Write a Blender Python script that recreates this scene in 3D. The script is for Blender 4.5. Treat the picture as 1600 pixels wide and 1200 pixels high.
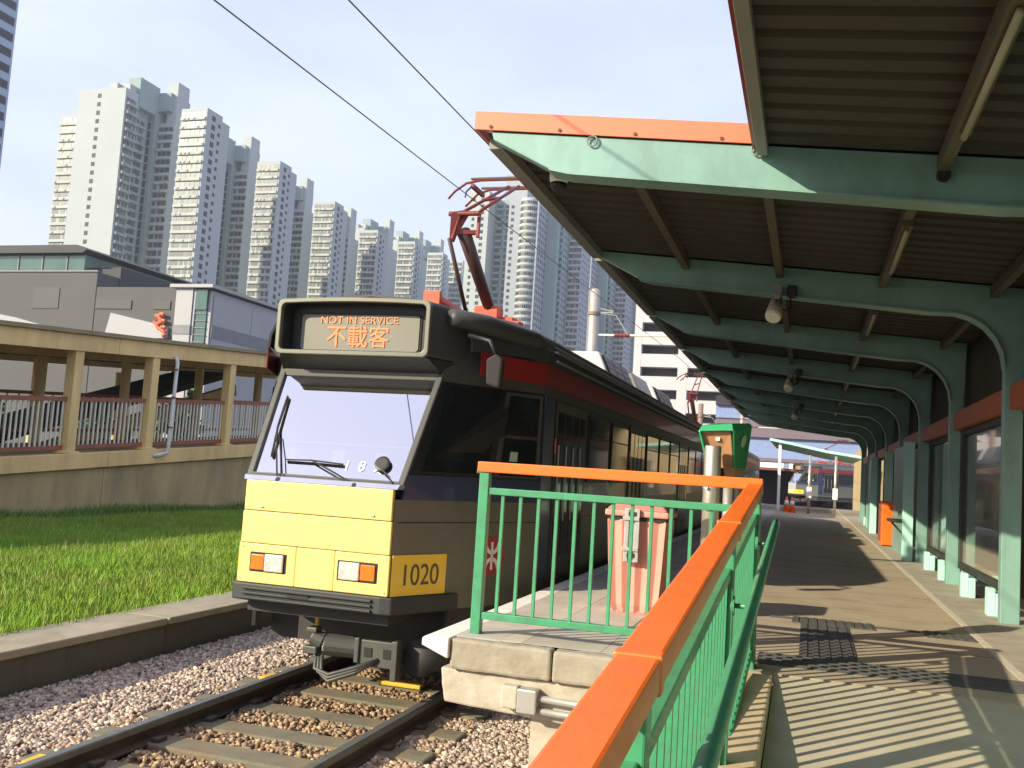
import bpy, math, random
import numpy as np
from mathutils import Vector, Matrix
random.seed(7); rng = np.random.default_rng(7)
S = bpy.context.scene
COL = S.collection
for o in list(bpy.data.objects): bpy.data.objects.remove(o)

# ------------------------------------------------------------------ camera
cam = bpy.data.cameras.new('camera'); camo = bpy.data.objects.new('camera', cam); COL.objects.link(camo)
EYE = 0.98
_r = Vector((0.95383, 0.29373, 0.06271)); _u = Vector((-0.03454, -0.10013, 0.99437)); _f = Vector((-0.29835, 0.95063, 0.08537))
M = Matrix.Identity(4)
for i in range(3):
    M[i][0] = _r[i]; M[i][1] = _u[i]; M[i][2] = -_f[i]
M[2][3] = EYE
camo.matrix_world = M
cam.sensor_width = 36.0; cam.lens = 36.0*1500/1600
cam.clip_start = 0.05; cam.clip_end = 5000
S.camera = camo
S.render.resolution_x = 1024; S.render.resolution_y = 768

# ------------------------------------------------------------------ light
SUN = Vector((-1.46, -1.55, 1.0)).normalized()          # towards the sun
el = math.asin(SUN.z); az = math.atan2(SUN.x, SUN.y)
W = bpy.data.worlds.new('World'); S.world = W; W.use_nodes = True
nt = W.node_tree; nt.nodes.clear()
sky = nt.nodes.new('ShaderNodeTexSky'); sky.sky_type = 'NISHITA'; sky.sun_disc = False
sky.sun_elevation = el; sky.sun_rotation = az
sky.air_density = 1.0; sky.dust_density = 2.2; sky.ozone_density = 1.6; sky.altitude = 10
# thin high cloud veil: a whiter, patchy layer mixed over the clear sky, everywhere the same kind
tc = nt.nodes.new('ShaderNodeTexCoord')
mp = nt.nodes.new('ShaderNodeMapping'); mp.inputs['Scale'].default_value = (1.6, 1.6, 4.5)
nz = nt.nodes.new('ShaderNodeTexNoise'); nz.inputs['Scale'].default_value = 1.7; nz.inputs['Detail'].default_value = 6; nz.inputs['Roughness'].default_value = 0.55
rp = nt.nodes.new('ShaderNodeMapRange'); rp.inputs[1].default_value = 0.35; rp.inputs[2].default_value = 0.75; rp.inputs[3].default_value = 0.62; rp.inputs[4].default_value = 0.88
mx = nt.nodes.new('ShaderNodeMixRGB'); mx.inputs[2].default_value = (5.75, 6.3, 8.7, 1)
bg = nt.nodes.new('ShaderNodeBackground'); bg.inputs[1].default_value = 0.10
wo = nt.nodes.new('ShaderNodeOutputWorld')
L = nt.links.new
L(tc.outputs['Generated'], mp.inputs[0]); L(mp.outputs[0], nz.inputs['Vector']); L(nz.outputs[0], rp.inputs[0])
L(rp.outputs[0], mx.inputs[0]); L(sky.outputs[0], mx.inputs[1]); L(mx.outputs[0], bg.inputs[0]); L(bg.outputs[0], wo.inputs[0])
sl = bpy.data.lights.new('sun', 'SUN'); sl.energy = 4.7; sl.angle = math.radians(0.5); sl.color = (1.0, 0.875, 0.65)
so = bpy.data.objects.new('sun', sl); COL.objects.link(so); so.rotation_euler = SUN.to_track_quat('Z', 'Y').to_euler(); so.location = (-30, -30, 40)
S.view_settings.view_transform = 'Standard'; S.view_settings.look = 'None'
S.view_settings.gamma = 1.0; S.view_settings.exposure = 0.80; S.view_settings.use_curve_mapping = False

# ------------------------------------------------------------------ materials
MATS = {}
def mat(name, col, rough=0.6, metal=0.0, var=0.12, scale=3.0, bump=0.0, bscale=40.0, dirt=None, dirt_amt=0.0, dscale=1.2,
        spec=0.5, coat=0.0, island=0.0, stretch=None, emis=None, estr=0.0, alpha=None, trans=0.0):
    if name in MATS: return MATS[name]
    m = bpy.data.materials.new(name); m.use_nodes = True; n = m.node_tree; l = n.links.new
    b = n.nodes['Principled BSDF']
    b.inputs['Roughness'].default_value = rough; b.inputs['Metallic'].default_value = metal
    b.inputs['Specular IOR Level'].default_value = spec; b.inputs['Coat Weight'].default_value = coat
    b.inputs['Transmission Weight'].default_value = trans
    t = n.nodes.new('ShaderNodeTexCoord'); src = t.outputs['Object']
    if stretch:
        mpn = n.nodes.new('ShaderNodeMapping'); mpn.inputs['Scale'].default_value = stretch; l(src, mpn.inputs[0]); src = mpn.outputs[0]
    z = n.nodes.new('ShaderNodeTexNoise'); z.inputs['Scale'].default_value = scale; z.inputs['Detail'].default_value = 5; z.inputs['Roughness'].default_value = 0.6
    l(src, z.inputs['Vector'])
    hsv = n.nodes.new('ShaderNodeHueSaturation'); hsv.inputs['Color'].default_value = (*col, 1)
    mr = n.nodes.new('ShaderNodeMapRange'); mr.inputs[1].default_value = 0.25; mr.inputs[2].default_value = 0.75
    mr.inputs[3].default_value = 1-var; mr.inputs[4].default_value = 1+var
    l(z.outputs[0], mr.inputs[0]); val = mr.outputs[0]
    if island:
        g = n.nodes.new('ShaderNodeNewGeometry'); mi = n.nodes.new('ShaderNodeMapRange')
        mi.inputs[3].default_value = 1-island; mi.inputs[4].default_value = 1+island; l(g.outputs['Random Per Island'], mi.inputs[0])
        mm = n.nodes.new('ShaderNodeMath'); mm.operation = 'MULTIPLY'; l(val, mm.inputs[0]); l(mi.outputs[0], mm.inputs[1]); val = mm.outputs[0]
        mh = n.nodes.new('ShaderNodeMapRange'); mh.inputs[3].default_value = 0.485; mh.inputs[4].default_value = 0.515
        l(g.outputs['Random Per Island'], mh.inputs[0]); l(mh.outputs[0], hsv.inputs['Hue'])
    l(val, hsv.inputs['Value']); c = hsv.outputs[0]
    if dirt is not None:
        z2 = n.nodes.new('ShaderNodeTexNoise'); z2.inputs['Scale'].default_value = dscale; z2.inputs['Detail'].default_value = 8; z2.inputs['Roughness'].default_value = 0.7
        l(src, z2.inputs['Vector'])
        r2 = n.nodes.new('ShaderNodeMapRange'); r2.inputs[1].default_value = 0.45; r2.inputs[2].default_value = 0.7; r2.inputs[4].default_value = dirt_amt
        l(z2.outputs[0], r2.inputs[0])
        mxr = n.nodes.new('ShaderNodeMixRGB'); mxr.inputs[2].default_value = (*dirt, 1); l(r2.outputs[0], mxr.inputs[0]); l(c, mxr.inputs[1]); c = mxr.outputs[0]
    l(c, b.inputs['Base Color'])
    if bump:
        z3 = n.nodes.new('ShaderNodeTexNoise'); z3.inputs['Scale'].default_value = bscale; z3.inputs['Detail'].default_value = 4
        l(t.outputs['Object'], z3.inputs['Vector'])
        bp = n.nodes.new('ShaderNodeBump'); bp.inputs['Strength'].default_value = bump; bp.inputs['Distance'].default_value = 0.01
        l(z3.outputs[0], bp.inputs['Height']); l(bp.outputs[0], b.inputs['Normal'])
    if emis:
        b.inputs['Emission Color'].default_value = (*emis, 1); b.inputs['Emission Strength'].default_value = estr
    MATS[name] = m
    return m

mat('ground', (0.16, 0.15, 0.11), 0.95, var=0.3, scale=0.4)
mat('ballast_bed', (0.20,0.145,0.105), 0.95, var=0.35, scale=25, bump=1.0, bscale=30)
mat('stone', (0.40,0.315,0.25), 0.95, var=0.2, scale=14, island=0.55)
mat('stone_rusty', (0.29,0.195,0.12), 0.95, var=0.25, scale=14, island=0.55)
mat('rail', (0.07, 0.052, 0.04), 0.65, metal=0.2, var=0.3, scale=8)
mat('rail_head', (0.16, 0.17, 0.16), 0.5, metal=0.5, var=0.2, scale=8)
mat('sleeper', (0.15,0.145,0.10), 0.9, var=0.25, scale=6, dirt=(0.22, 0.13, 0.06), dirt_amt=0.7, dscale=4, bump=0.3)
mat('yellow_mark', (0.62, 0.40, 0.04), 0.7, var=0.2, scale=20)
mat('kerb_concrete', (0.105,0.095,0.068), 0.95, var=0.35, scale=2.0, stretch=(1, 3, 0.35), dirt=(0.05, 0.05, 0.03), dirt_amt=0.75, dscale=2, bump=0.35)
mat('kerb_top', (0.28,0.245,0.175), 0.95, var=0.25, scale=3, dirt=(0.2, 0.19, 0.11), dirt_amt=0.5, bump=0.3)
mat('grass_ground', (0.08, 0.11, 0.02), 1.0, var=0.4, scale=2)
mat('grass', (0.185,0.31,0.032), 0.75, var=0.3, scale=0.7, island=0.4, spec=0.2, dirt=(0.26, 0.26, 0.06), dirt_amt=0.45, dscale=1.1)
mat('dry', (0.40, 0.36, 0.14), 0.8, island=0.3)
mat('weed', (0.10,0.20,0.025), 0.7, var=0.2, scale=1, island=0.3)
mat('beige', (0.72,0.51,0.21), 0.7, var=0.12, scale=1.2, dirt=(0.33, 0.22, 0.10), dirt_amt=0.5, dscale=0.9, stretch=(1, 1.6, .4))
mat('beige_roof', (0.26,0.21,0.12), 0.9, var=0.2, scale=1)
mat('brown_rail', (0.26,0.085,0.04), 0.6, var=0.15)
mat('pale_bar', (0.70,0.67,0.54), 0.6, var=0.1)
mat('wall_base', (0.42,0.315,0.15), 0.95, var=0.15, scale=0.8, stretch=(1, 1, 0.25), dirt=(0.12, 0.11, 0.08), dirt_amt=0.5)
mat('pvc', (0.60, 0.60, 0.55), 0.5)
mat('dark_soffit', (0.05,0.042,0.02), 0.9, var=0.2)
mat('mall_grey', (0.085,0.088,0.084), 0.85, var=0.08, scale=0.15)
mat('mall_dark', (0.06,0.065,0.062), 0.85, var=0.08, scale=0.2)
mat('mall_white', (0.33,0.335,0.34), 0.7, var=0.05, scale=0.2)
mat('mall_band', (0.18,0.185,0.2), 0.7)
mat('glass_green', (0.05, 0.12, 0.10), 0.12, var=0.2, scale=0.5, spec=0.7)
mat('louvre', (0.035,0.04,0.038), 0.6)
mat('emblem', (0.60,0.13,0.05), 0.5)
mat('tower_white', (0.355,0.395,0.38), 0.9, var=0.05, scale=0.05)
mat('tower_green', (0.235,0.315,0.295), 0.9, var=0.06, scale=0.05)
mat('tower_blue', (0.30,0.38,0.46), 0.9, var=0.1, scale=0.05)
mat('tower_pink', (0.29,0.32,0.34), 0.9, var=0.05, scale=0.05)
mat('tower_parapet', (0.38,0.425,0.36), 0.85, var=0.15, scale=0.3)
mat('tower_window', (0.05,0.052,0.058), 0.35, var=0.5, scale=0.6, spec=0.6, island=0.8)
mat('tower_glass', (0.03,0.034,0.045), 0.6, var=0.6, scale=0.3, spec=0.25)
mat('carpark_white', (0.50,0.475,0.48), 0.85, var=0.04, scale=0.2)
mat('carpark_dark', (0.045, 0.042, 0.05), 0.9)
mat('concrete', (0.31,0.285,0.225), 0.9, var=0.18, scale=4, dirt=(0.22, 0.18, 0.12), dirt_amt=0.6, dscale=5, bump=0.35, bscale=25)
mat('concrete_pale', (0.44,0.41,0.335), 0.9, var=0.12, scale=5, dirt=(0.24, 0.18, 0.12), dirt_amt=0.65, dscale=4, bump=0.3, bscale=25)
mat('platform_floor', (0.36,0.305,0.215), 0.85, var=0.14, scale=1.5, dirt=(0.15, 0.105, 0.06), dirt_amt=0.75, dscale=1.5, bump=0.15, bscale=90, stretch=(1, 1.6, 1))
mat('platform_tile', (0.42, 0.39, 0.33), 0.85, var=0.12, scale=3, dirt=(0.24, 0.20, 0.14), dirt_amt=0.5, dscale=2.5, bump=0.1, bscale=80)
mat('platform_line', (0.46,0.42,0.33), 0.8, var=0.12, scale=6)
mat('platform_edge_white', (0.70,0.68,0.64), 0.75, var=0.05, scale=8, dirt=(0.5, 0.46, 0.38), dirt_amt=0.5, dscale=6)
mat('ramp_floor', (0.40,0.365,0.27), 0.9, var=0.12, scale=3, dirt=(0.30, 0.25, 0.16), dirt_amt=0.5, dscale=2, bump=0.2, bscale=100)
mat('ramp_kerb', (0.47, 0.36, 0.22), 0.9, var=0.12, scale=5, bump=0.2)
mat('tactile', (0.075, 0.073, 0.068), 0.75, var=0.2, scale=8)
mat('green', (0.055,0.29,0.14), 0.38, var=0.08, scale=4, coat=0.15, dirt=(0.06, 0.15, 0.09), dirt_amt=0.6, dscale=11, bump=0.08, bscale=60)
mat('green_hood', (0.02, 0.30, 0.11), 0.3, var=0.05, coat=0.4)
mat('orange', (0.84, 0.155, 0.010), 0.4, var=0.08, scale=3, coat=0.12, dirt=(0.52, 0.13, 0.03), dirt_amt=0.6, dscale=9, bump=0.08, bscale=50)
mat('orange_fascia', (0.78,0.165,0.075), 0.45, var=0.06, scale=1.2)
mat('orange_dark', (0.36,0.075,0.012), 0.5, var=0.1)
mat('teal', (0.19,0.345,0.30), 0.42, var=0.08, scale=1.6, dirt=(0.12, 0.20, 0.16), dirt_amt=0.55, dscale=3.5, stretch=(1, 1, .5))
mat('teal_pale', (0.40, 0.70, 0.62), 0.5, var=0.06, scale=1.5, dirt=(0.3, 0.5, 0.44), dirt_amt=0.3)
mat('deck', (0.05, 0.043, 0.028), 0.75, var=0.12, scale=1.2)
mat('purlin', (0.10, 0.085, 0.05), 0.6, var=0.1)
mat('channel', (0.22,0.22,0.2), 0.6, var=0.1)
mat('fluoro', (0.36,0.33,0.22), 0.5, var=0.05)
mat('pink', (0.64,0.26,0.20), 0.55, var=0.06, scale=3, dirt=(0.6, 0.3, 0.24), dirt_amt=0.4, dscale=4)
mat('pink_lid', (0.48,0.19,0.16), 0.55, var=0.06)
mat('galv', (0.46, 0.46, 0.43), 0.42, metal=0.6, var=0.15, scale=10)
mat('steel', (0.55, 0.50, 0.43), 0.38, metal=0.75, var=0.08, scale=3, stretch=(1, 1, 0.2))
mat('reader_brown', (0.34,0.165,0.075), 0.55, var=0.08)
mat('white', (0.80, 0.80, 0.78), 0.5, var=0.03)
mat('badge', (0.40, 0.50, 0.36), 0.6)
mat('yellow', (0.90, 0.66, 0.19), 0.42, var=0.035, scale=1.5, coat=0.25, dirt=(0.66, 0.47, 0.16), dirt_amt=0.45, dscale=3.0, stretch=(1.5, 1, .6))  # nose yellow made paler, stands in for the strong sun on it
mat('yellow_shaded', (0.90, 0.58, 0.035), 0.42, var=0.035, scale=1.5, coat=0.25)  # same yellow, deepened for the number panels on the shaded side
mat('bumper', (0.03,0.034,0.031), 0.6, var=0.2, scale=5)
mat('train_silver', (0.14,0.145,0.112), 0.42, metal=0.35, var=0.07, scale=1.5, dirt=(0.22, 0.21, 0.17), dirt_amt=0.5)
mat('train_blue', (0.018, 0.032, 0.085), 0.35, var=0.08, coat=0.3)
mat('train_red', (0.25,0.013,0.012), 0.4, var=0.08, coat=0.2)
mat('train_frame', (0.06, 0.06, 0.05), 0.5, var=0.1)
mat('train_trim', (0.15,0.152,0.115), 0.4, metal=0.3, var=0.06)
mat('train_roof', (0.045, 0.048, 0.046), 0.55, var=0.15, scale=3)
mat('gutter', (0.42, 0.43, 0.44), 0.4, metal=0.5, var=0.1)
mat('lilac_trim', (0.25, 0.27, 0.42), 0.5)
mat('black', (0.012, 0.012, 0.012), 0.5, var=0.1)
mat('rubber', (0.02, 0.019, 0.018), 0.8)
mat('side_glass', (0.010, 0.013, 0.012), 0.06, var=0.1, spec=0.4)
mat('seat_shape', (0.22, 0.20, 0.14), 0.7, var=0.2)
mat('sign_grey', (0.16,0.16,0.125), 0.5, var=0.04, scale=4)
mat('led', (0.75, 0.16, 0.04), 0.5, emis=(1.0, 0.20, 0.05), estr=0.45)
mat('led_dim', (0.55, 0.2, 0.06), 0.5, emis=(1.0, 0.28, 0.07), estr=0.15)
mat('lamp_glass', (0.55, 0.57, 0.55), 0.12, metal=0.2, var=0.25, scale=18)
mat('amber', (0.75, 0.16, 0.015), 0.25, var=0.08)
mat('pan_red', (0.17,0.022,0.014), 0.55, var=0.15, scale=8)
mat('pan_orange', (0.50,0.065,0.02), 0.5, var=0.1)
mat('pan_dark', (0.055, 0.025, 0.02), 0.55)
mat('under', (0.035, 0.033, 0.03), 0.7, var=0.2, scale=8)
mat('under_grey', (0.075,0.08,0.072), 0.55, metal=0.3, var=0.2, scale=8)
mat('digit_dark', (0.10, 0.085, 0.035), 0.6)
mat('logo_red', (0.33, 0.03, 0.03), 0.5)
mat('ac_white', (0.5,0.48,0.43), 0.6)
mat('wire', (0.05, 0.055, 0.05), 0.5)
mat('mast', (0.40, 0.36, 0.32), 0.5, metal=0.4, var=0.12, scale=2)
mat('mast_brown', (0.22, 0.15, 0.11), 0.7)
mat('cone', (0.85, 0.16, 0.04), 0.6)
mat('viaduct', (0.16,0.13,0.15), 0.9, var=0.06, scale=0.1)
mat('viaduct_dark', (0.035,0.03,0.04), 0.9)
mat('wind_pale', (0.20,0.27,0.45), 0.4, var=0.10, scale=3)
mat('asphalt', (0.055, 0.053, 0.05), 0.95, var=0.2, scale=2)
mat('brownred', (0.22, 0.07, 0.05), 0.7)
mat('leaf', (0.05, 0.10, 0.02), 0.7, var=0.3, island=0.4)
mat('bark', (0.10, 0.07, 0.05), 0.9)

def windscreen_mat():
    m = bpy.data.materials.new('windscreen'); m.use_nodes = True; n = m.node_tree; l = n.links.new
    n.nodes.clear()
    out = n.nodes.new('ShaderNodeOutputMaterial'); g = n.nodes.new('ShaderNodeBsdfGlossy'); g.inputs['Roughness'].default_value = 0.02
    g.inputs['Color'].default_value = (1.0, 0.95, 0.95, 1)
    t = n.nodes.new('ShaderNodeBsdfTransparent'); t.inputs['Color'].default_value = (0.62, 0.66, 0.66, 1)
    mx = n.nodes.new('ShaderNodeMixShader')
    mx.inputs[0].default_value = 0.74; l(t.outputs[0], mx.inputs[1]); l(g.outputs[0], mx.inputs[2]); l(mx.outputs[0], out.inputs[0])
    return m
MATS['windscreen'] = windscreen_mat()

def poster_mat(name, top, mid, blob, base, seed, h0, h1):
    """flat print of an advertisement: dark scene with pale patches over a light band, under glossy glass"""
    m = bpy.data.materials.new(name); m.use_nodes = True; n = m.node_tree; l = n.links.new; b = n.nodes['Principled BSDF']
    b.inputs['Roughness'].default_value = 0.28; b.inputs['Coat Weight'].default_value = 0.9; b.inputs['Coat Roughness'].default_value = 0.03
    t = n.nodes.new('ShaderNodeTexCoord'); mp = n.nodes.new('ShaderNodeMapping'); mp.inputs['Location'].default_value = (seed, seed*2, seed*3); mp.inputs['Scale'].default_value = (1, 1.7, 1.3)
    l(t.outputs['Object'], mp.inputs[0])
    z = n.nodes.new('ShaderNodeTexNoise'); z.inputs['Scale'].default_value = 1.4; z.inputs['Detail'].default_value = 3; l(mp.outputs[0], z.inputs['Vector'])
    r = n.nodes.new('ShaderNodeValToRGB'); e = r.color_ramp.elements
    e[0].position = 0.32; e[0].color = (*top, 1); e[1].position = 0.72; e[1].color = (*blob, 1)
    k = e.new(0.5); k.color = (*mid, 1)
    l(z.outputs[0], r.inputs[0])
    sx = n.nodes.new('ShaderNodeSeparateXYZ'); l(t.outputs['Object'], sx.inputs[0])
    st = n.nodes.new('ShaderNodeMapRange'); st.inputs[1].default_value = h0; st.inputs[2].default_value = h1; st.inputs[3].default_value = 1; st.inputs[4].default_value = 0
    l(sx.outputs[2], st.inputs[0])
    mx = n.nodes.new('ShaderNodeMixRGB'); mx.inputs[2].default_value = (*base, 1); l(st.outputs[0], mx.inputs[0]); l(r.outputs[0], mx.inputs[1]); l(mx.outputs[0], b.inputs['Base Color'])
    MATS[name] = m
poster_mat('poster_green', (0.010, 0.018, 0.012), (0.035, 0.04, 0.028), (0.10, 0.10, 0.085), (0.36, 0.32, 0.24), 1.3, 0.46, 0.52)
poster_mat('poster_dark', (0.012, 0.014, 0.012), (0.04, 0.038, 0.035), (0.14, 0.13, 0.13), (0.16, 0.12, 0.085), 4.1, 0.42, 0.62)
poster_mat('poster_grey', (0.02, 0.02, 0.025), (0.06, 0.05, 0.05), (0.2, 0.2, 0.24), (0.14, 0.11, 0.09), 7.7, 0.4, 0.7)

# ------------------------------------------------------------------ mesh helpers
def wloc(o):
    v = Vector((0, 0, 0))
    while o is not None:
        v += o.location; o = o.parent
    return v
class MB:
    def __init__(s): s.v = []; s.f = []
    def add(s, vs, fs):
        b = len(s.v); s.v += [tuple(p) for p in vs]; s.f += [tuple(b+i for i in q) for q in fs]; return s
    def hexa(s, p):   # 8 points: bottom 4 ccw, top 4
        return s.add(p, [(3, 2, 1, 0), (4, 5, 6, 7), (0, 1, 5, 4), (1, 2, 6, 5), (2, 3, 7, 6), (3, 0, 4, 7)])
    def box(s, x0, x1, y0, y1, z0, z1):
        return s.hexa([(x0, y0, z0), (x1, y0, z0), (x1, y1, z0), (x0, y1, z0), (x0, y0, z1), (x1, y0, z1), (x1, y1, z1), (x0, y1, z1)])
    def beam(s, p, q, w, h, up=(0, 0, 1)):
        p = Vector(p); q = Vector(q); d = (q-p).normalized(); up = Vector(up)
        r = d.cross(up)
        if r.length < 1e-4: r = d.cross(Vector((1, 0, 0)))
        r.normalize(); u = r.cross(d).normalized(); r = r*w/2; u = u*h/2
        return s.hexa([p-r-u, p+r-u, q+r-u, q-r-u, p-r+u, p+r+u, q+r+u, q-r+u])
    def tube(s, pts, r, n=8, caps=True):
        pts = [Vector(p) for p in pts]; rs = r if isinstance(r, (list, tuple)) else [r]*len(pts)
        prev = None; rings = []
        for i, p in enumerate(pts):
            d = (pts[min(i+1, len(pts)-1)]-pts[max(i-1, 0)]).normalized()
            if prev is None:
                a = d.cross(Vector((0, 0, 1)))
                if a.length < 1e-3: a = d.cross(Vector((1, 0, 0)))
            else: a = prev-d*prev.dot(d)
            a.normalize(); prev = a; b = d.cross(a)
            rings.append([p+(a*math.cos(2*math.pi*k/n)+b*math.sin(2*math.pi*k/n))*rs[i] for k in range(n)])
        vs = [q for R in rings for q in R]; fs = []
        for i in range(len(pts)-1):
            for k in range(n):
                fs.append((i*n+k, i*n+(k+1) % n, (i+1)*n+(k+1) % n, (i+1)*n+k))
        if caps: fs.append(tuple(range(n-1, -1, -1))); fs.append(tuple((len(pts)-1)*n+k for k in range(n)))
        return s.add(vs, fs)
    def prism(s, poly, axis, a, b):
        """poly of 2-D points extruded along axis (0 x, 1 y, 2 z) from a to b"""
        def mk(p, t): return (t, p[0], p[1]) if axis == 0 else ((p[0], t, p[1]) if axis == 1 else (p[0], p[1], t))
        n = len(poly); vs = [mk(p, a) for p in poly]+[mk(p, b) for p in poly]
        fs = [tuple(range(n-1, -1, -1)), tuple(range(n, 2*n))]+[(i, (i+1) % n, n+(i+1) % n, n+i) for i in range(n)]
        return s.add(vs, fs)
    def strip(s, A, B):    # two polylines joined by quads
        n = len(A); return s.add(list(A)+list(B), [(i, i+1, n+i+1, n+i) for i in range(n-1)])
    def lathe(s, c, prof, n=16):
        c = Vector(c); vs = []; fs = []
        for r, z in prof:
            for k in range(n): vs.append(c+Vector((r*math.cos(2*math.pi*k/n), r*math.sin(2*math.pi*k/n), z)))
        m = len(prof)
        for i in range(m-1):
            for k in range(n): fs.append((i*n+k, i*n+(k+1) % n, (i+1)*n+(k+1) % n, (i+1)*n+k))
        fs.append(tuple(range(n-1, -1, -1))); fs.append(tuple((m-1)*n+k for k in range(n)))
        return s.add(vs, fs)
    def build(s, name, m, parent=None, bevel=0.0, smooth=False, origin=None, kind=None, label=None, thick=0.0):
        o0 = wloc(parent) if parent is not None else Vector(origin or (0, 0, 0))
        me = bpy.data.meshes.new(name); me.from_pydata([tuple(Vector(p)-o0) for p in s.v], [], s.f); me.update()
        # consistent normals
        import bmesh
        bm = bmesh.new(); bm.from_mesh(me); bmesh.ops.recalc_face_normals(bm, faces=bm.faces); bm.to_mesh(me); bm.free()
        me.materials.append(MATS[m] if isinstance(m, str) else m)
        if smooth:
            for p in me.polygons: p.use_smooth = True
        o = bpy.data.objects.new(name, me); COL.objects.link(o)
        if parent is not None: o.parent = parent
        else: o.location = o0
        if thick:
            md = o.modifiers.new('solid', 'SOLIDIFY'); md.thickness = thick; md.offset = 0
        if bevel:
            md = o.modifiers.new('bevel', 'BEVEL'); md.width = bevel; md.segments = 2; md.limit_method = 'ANGLE'; md.angle_limit = math.radians(35)
        if kind: o['kind'] = kind
        if label: o['label'] = label
        return o
def tag(o, label, cat, group=None):
    o['label'] = label; o['category'] = cat
    if group: o['group'] = group
    return o
def empty(name, loc, label, cat, group=None):
    o = bpy.data.objects.new(name, None); COL.objects.link(o); o.location = loc; o.empty_display_size = 0.2
    return tag(o, label, cat, group)
def part(name, m, parent, fn, **k):
    b = MB(); fn(b); return b.build(name, m, parent, **k)
def boxp(name, m, parent, *a, **k): return MB().box(*a).build(name, m, parent, **k)
def copy_part(o, parent, loc, rot=None):
    c = o.copy(); COL.objects.link(c); c.parent = parent; c.location = loc
    if rot: c.rotation_euler = rot
    return c
def copy_tree(o, parent=None):
    c = o.copy(); COL.objects.link(c); c.parent = parent
    for ch in list(o.children): copy_tree(ch, c)
    return c
def struct(o): o['kind'] = 'structure'; return o
def text_mesh(name, txt, size, m, parent, origin, ux, uy, align='CENTER', extr=0.002, xs=1.0):
    """lettering as real mesh: built-in font, laid in plane spanned by ux, uy at origin (world)"""
    cu = bpy.data.curves.new(name, 'FONT'); cu.body = txt; cu.size = size; cu.align_x = align; cu.align_y = 'CENTER'; cu.extrude = extr
    t = bpy.data.objects.new('tmp', cu); COL.objects.link(t)
    bpy.context.view_layer.update()
    dg = bpy.context.evaluated_depsgraph_get(); me = bpy.data.meshes.new_from_object(t.evaluated_get(dg))
    bpy.data.objects.remove(t); bpy.data.curves.remove(cu)
    ux = Vector(ux).normalized(); uy = Vector(uy).normalized(); uz = ux.cross(uy)
    o0 = wloc(parent)
    R = Matrix(((ux.x*xs, uy.x, uz.x, 0), (ux.y*xs, uy.y, uz.y, 0), (ux.z*xs, uy.z, uz.z, 0), (0, 0, 0, 1)))
    me.transform(Matrix.Translation(Vector(origin)-o0) @ R)
    me.materials.clear(); me.materials.append(MATS[m])
    o = bpy.data.objects.new(name, me); COL.objects.link(o); o.parent = parent
    return o

# ================================================================== SETTING: ground, track, verge
XC = -3.55                       # track centre
struct(MB().add([(-700, -60, -1.30), (320, -60, -1.30), (320, 1100, -1.30), (-700, 1100, -1.30)], [(0, 1, 2, 3)]).build('ground', 'ground'))
struct(MB().box(-5.80, -0.2, -6, 80, -1.29, -1.075).build('track_bed', 'ballast_bed'))

def stones(name, regions, count, zfun, r0, r1, label, m='stone'):
    ico = []
    p = (1+5**.5)/2
    for a in (-1, 1):
        for b in (-p, p): ico += [(0, a, b), (a, b, 0), (b, 0, a)]
    ico = np.array(ico)/np.sqrt(1+p*p)
    # faces of the icosahedron by nearest triples
    F = []
    for i in range(12):
        for j in range(i+1, 12):
            for k in range(j+1, 12):
                d = [np.linalg.norm(ico[i]-ico[j]), np.linalg.norm(ico[j]-ico[k]), np.linalg.norm(ico[i]-ico[k])]
                if max(d) < 1.2:
                    nrm = np.cross(ico[j]-ico[i], ico[k]-ico[i])
                    F.append((i, j, k) if nrm@ico[i] > 0 else (i, k, j))
    F = np.array(F)
    areas = np.array([(x1-x0)*(y1-y0) for x0, x1, y0, y1 in regions]); pick = rng.choice(len(regions), count, p=areas/areas.sum())
    R = np.array(regions)[pick]
    x = R[:, 0]+(R[:, 1]-R[:, 0])*rng.random(count); y = R[:, 2]+(R[:, 3]-R[:, 2])*rng.random(count)
    keep = zfun(x, y) > -5; x = x[keep]; y = y[keep]; n = len(x); z = zfun(x, y)+rng.random(n)*0.014
    rad = r0+(r1-r0)*rng.random(n)**1.6
    V = ico[None]*(1+0.85*(rng.random((n, 12, 1))-.5))*(rad[:, None, None])*np.stack([0.7+.6*rng.random(n), 0.7+.6*rng.random(n), 0.55+.4*rng.random(n)], 1)[:, None, :]
    a, b = rng.random(n)*6.28, (rng.random(n)-.5)*1.6
    ca, sa, cb, sb = np.cos(a), np.sin(a), np.cos(b), np.sin(b)
    X = V[:, :, 0]; Y = V[:, :, 1]*cb[:, None]-V[:, :, 2]*sb[:, None]; Z = V[:, :, 1]*sb[:, None]+V[:, :, 2]*cb[:, None]
    X, Y = X*ca[:, None]-Y*sa[:, None], X*sa[:, None]+Y*ca[:, None]
    P = np.stack([X+x[:, None], Y+y[:, None], Z+z[:, None]], 2).reshape(-1, 3)
    Fa = (F[None]+12*np.arange(n)[:, None, None]).reshape(-1, 3)
    me = bpy.data.meshes.new(name); me.vertices.add(len(P)); me.vertices.foreach_set('co', P.ravel())
    me.loops.add(Fa.size); me.loops.foreach_set('vertex_index', Fa.ravel().astype(np.int32)); me.polygons.add(len(Fa))
    me.polygons.foreach_set('loop_start', np.arange(0, Fa.size, 3, dtype=np.int32)); me.polygons.foreach_set('loop_total', np.full(len(Fa), 3, dtype=np.int32))
    me.update(); me.materials.append(MATS[m])
    o = bpy.data.objects.new(name, me); COL.objects.link(o); o['kind'] = 'stuff'; o['label'] = label; o['category'] = 'ballast'
    return o
SLEEP = [7.58-0.605*k for k in range(-2, 8)]
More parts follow.
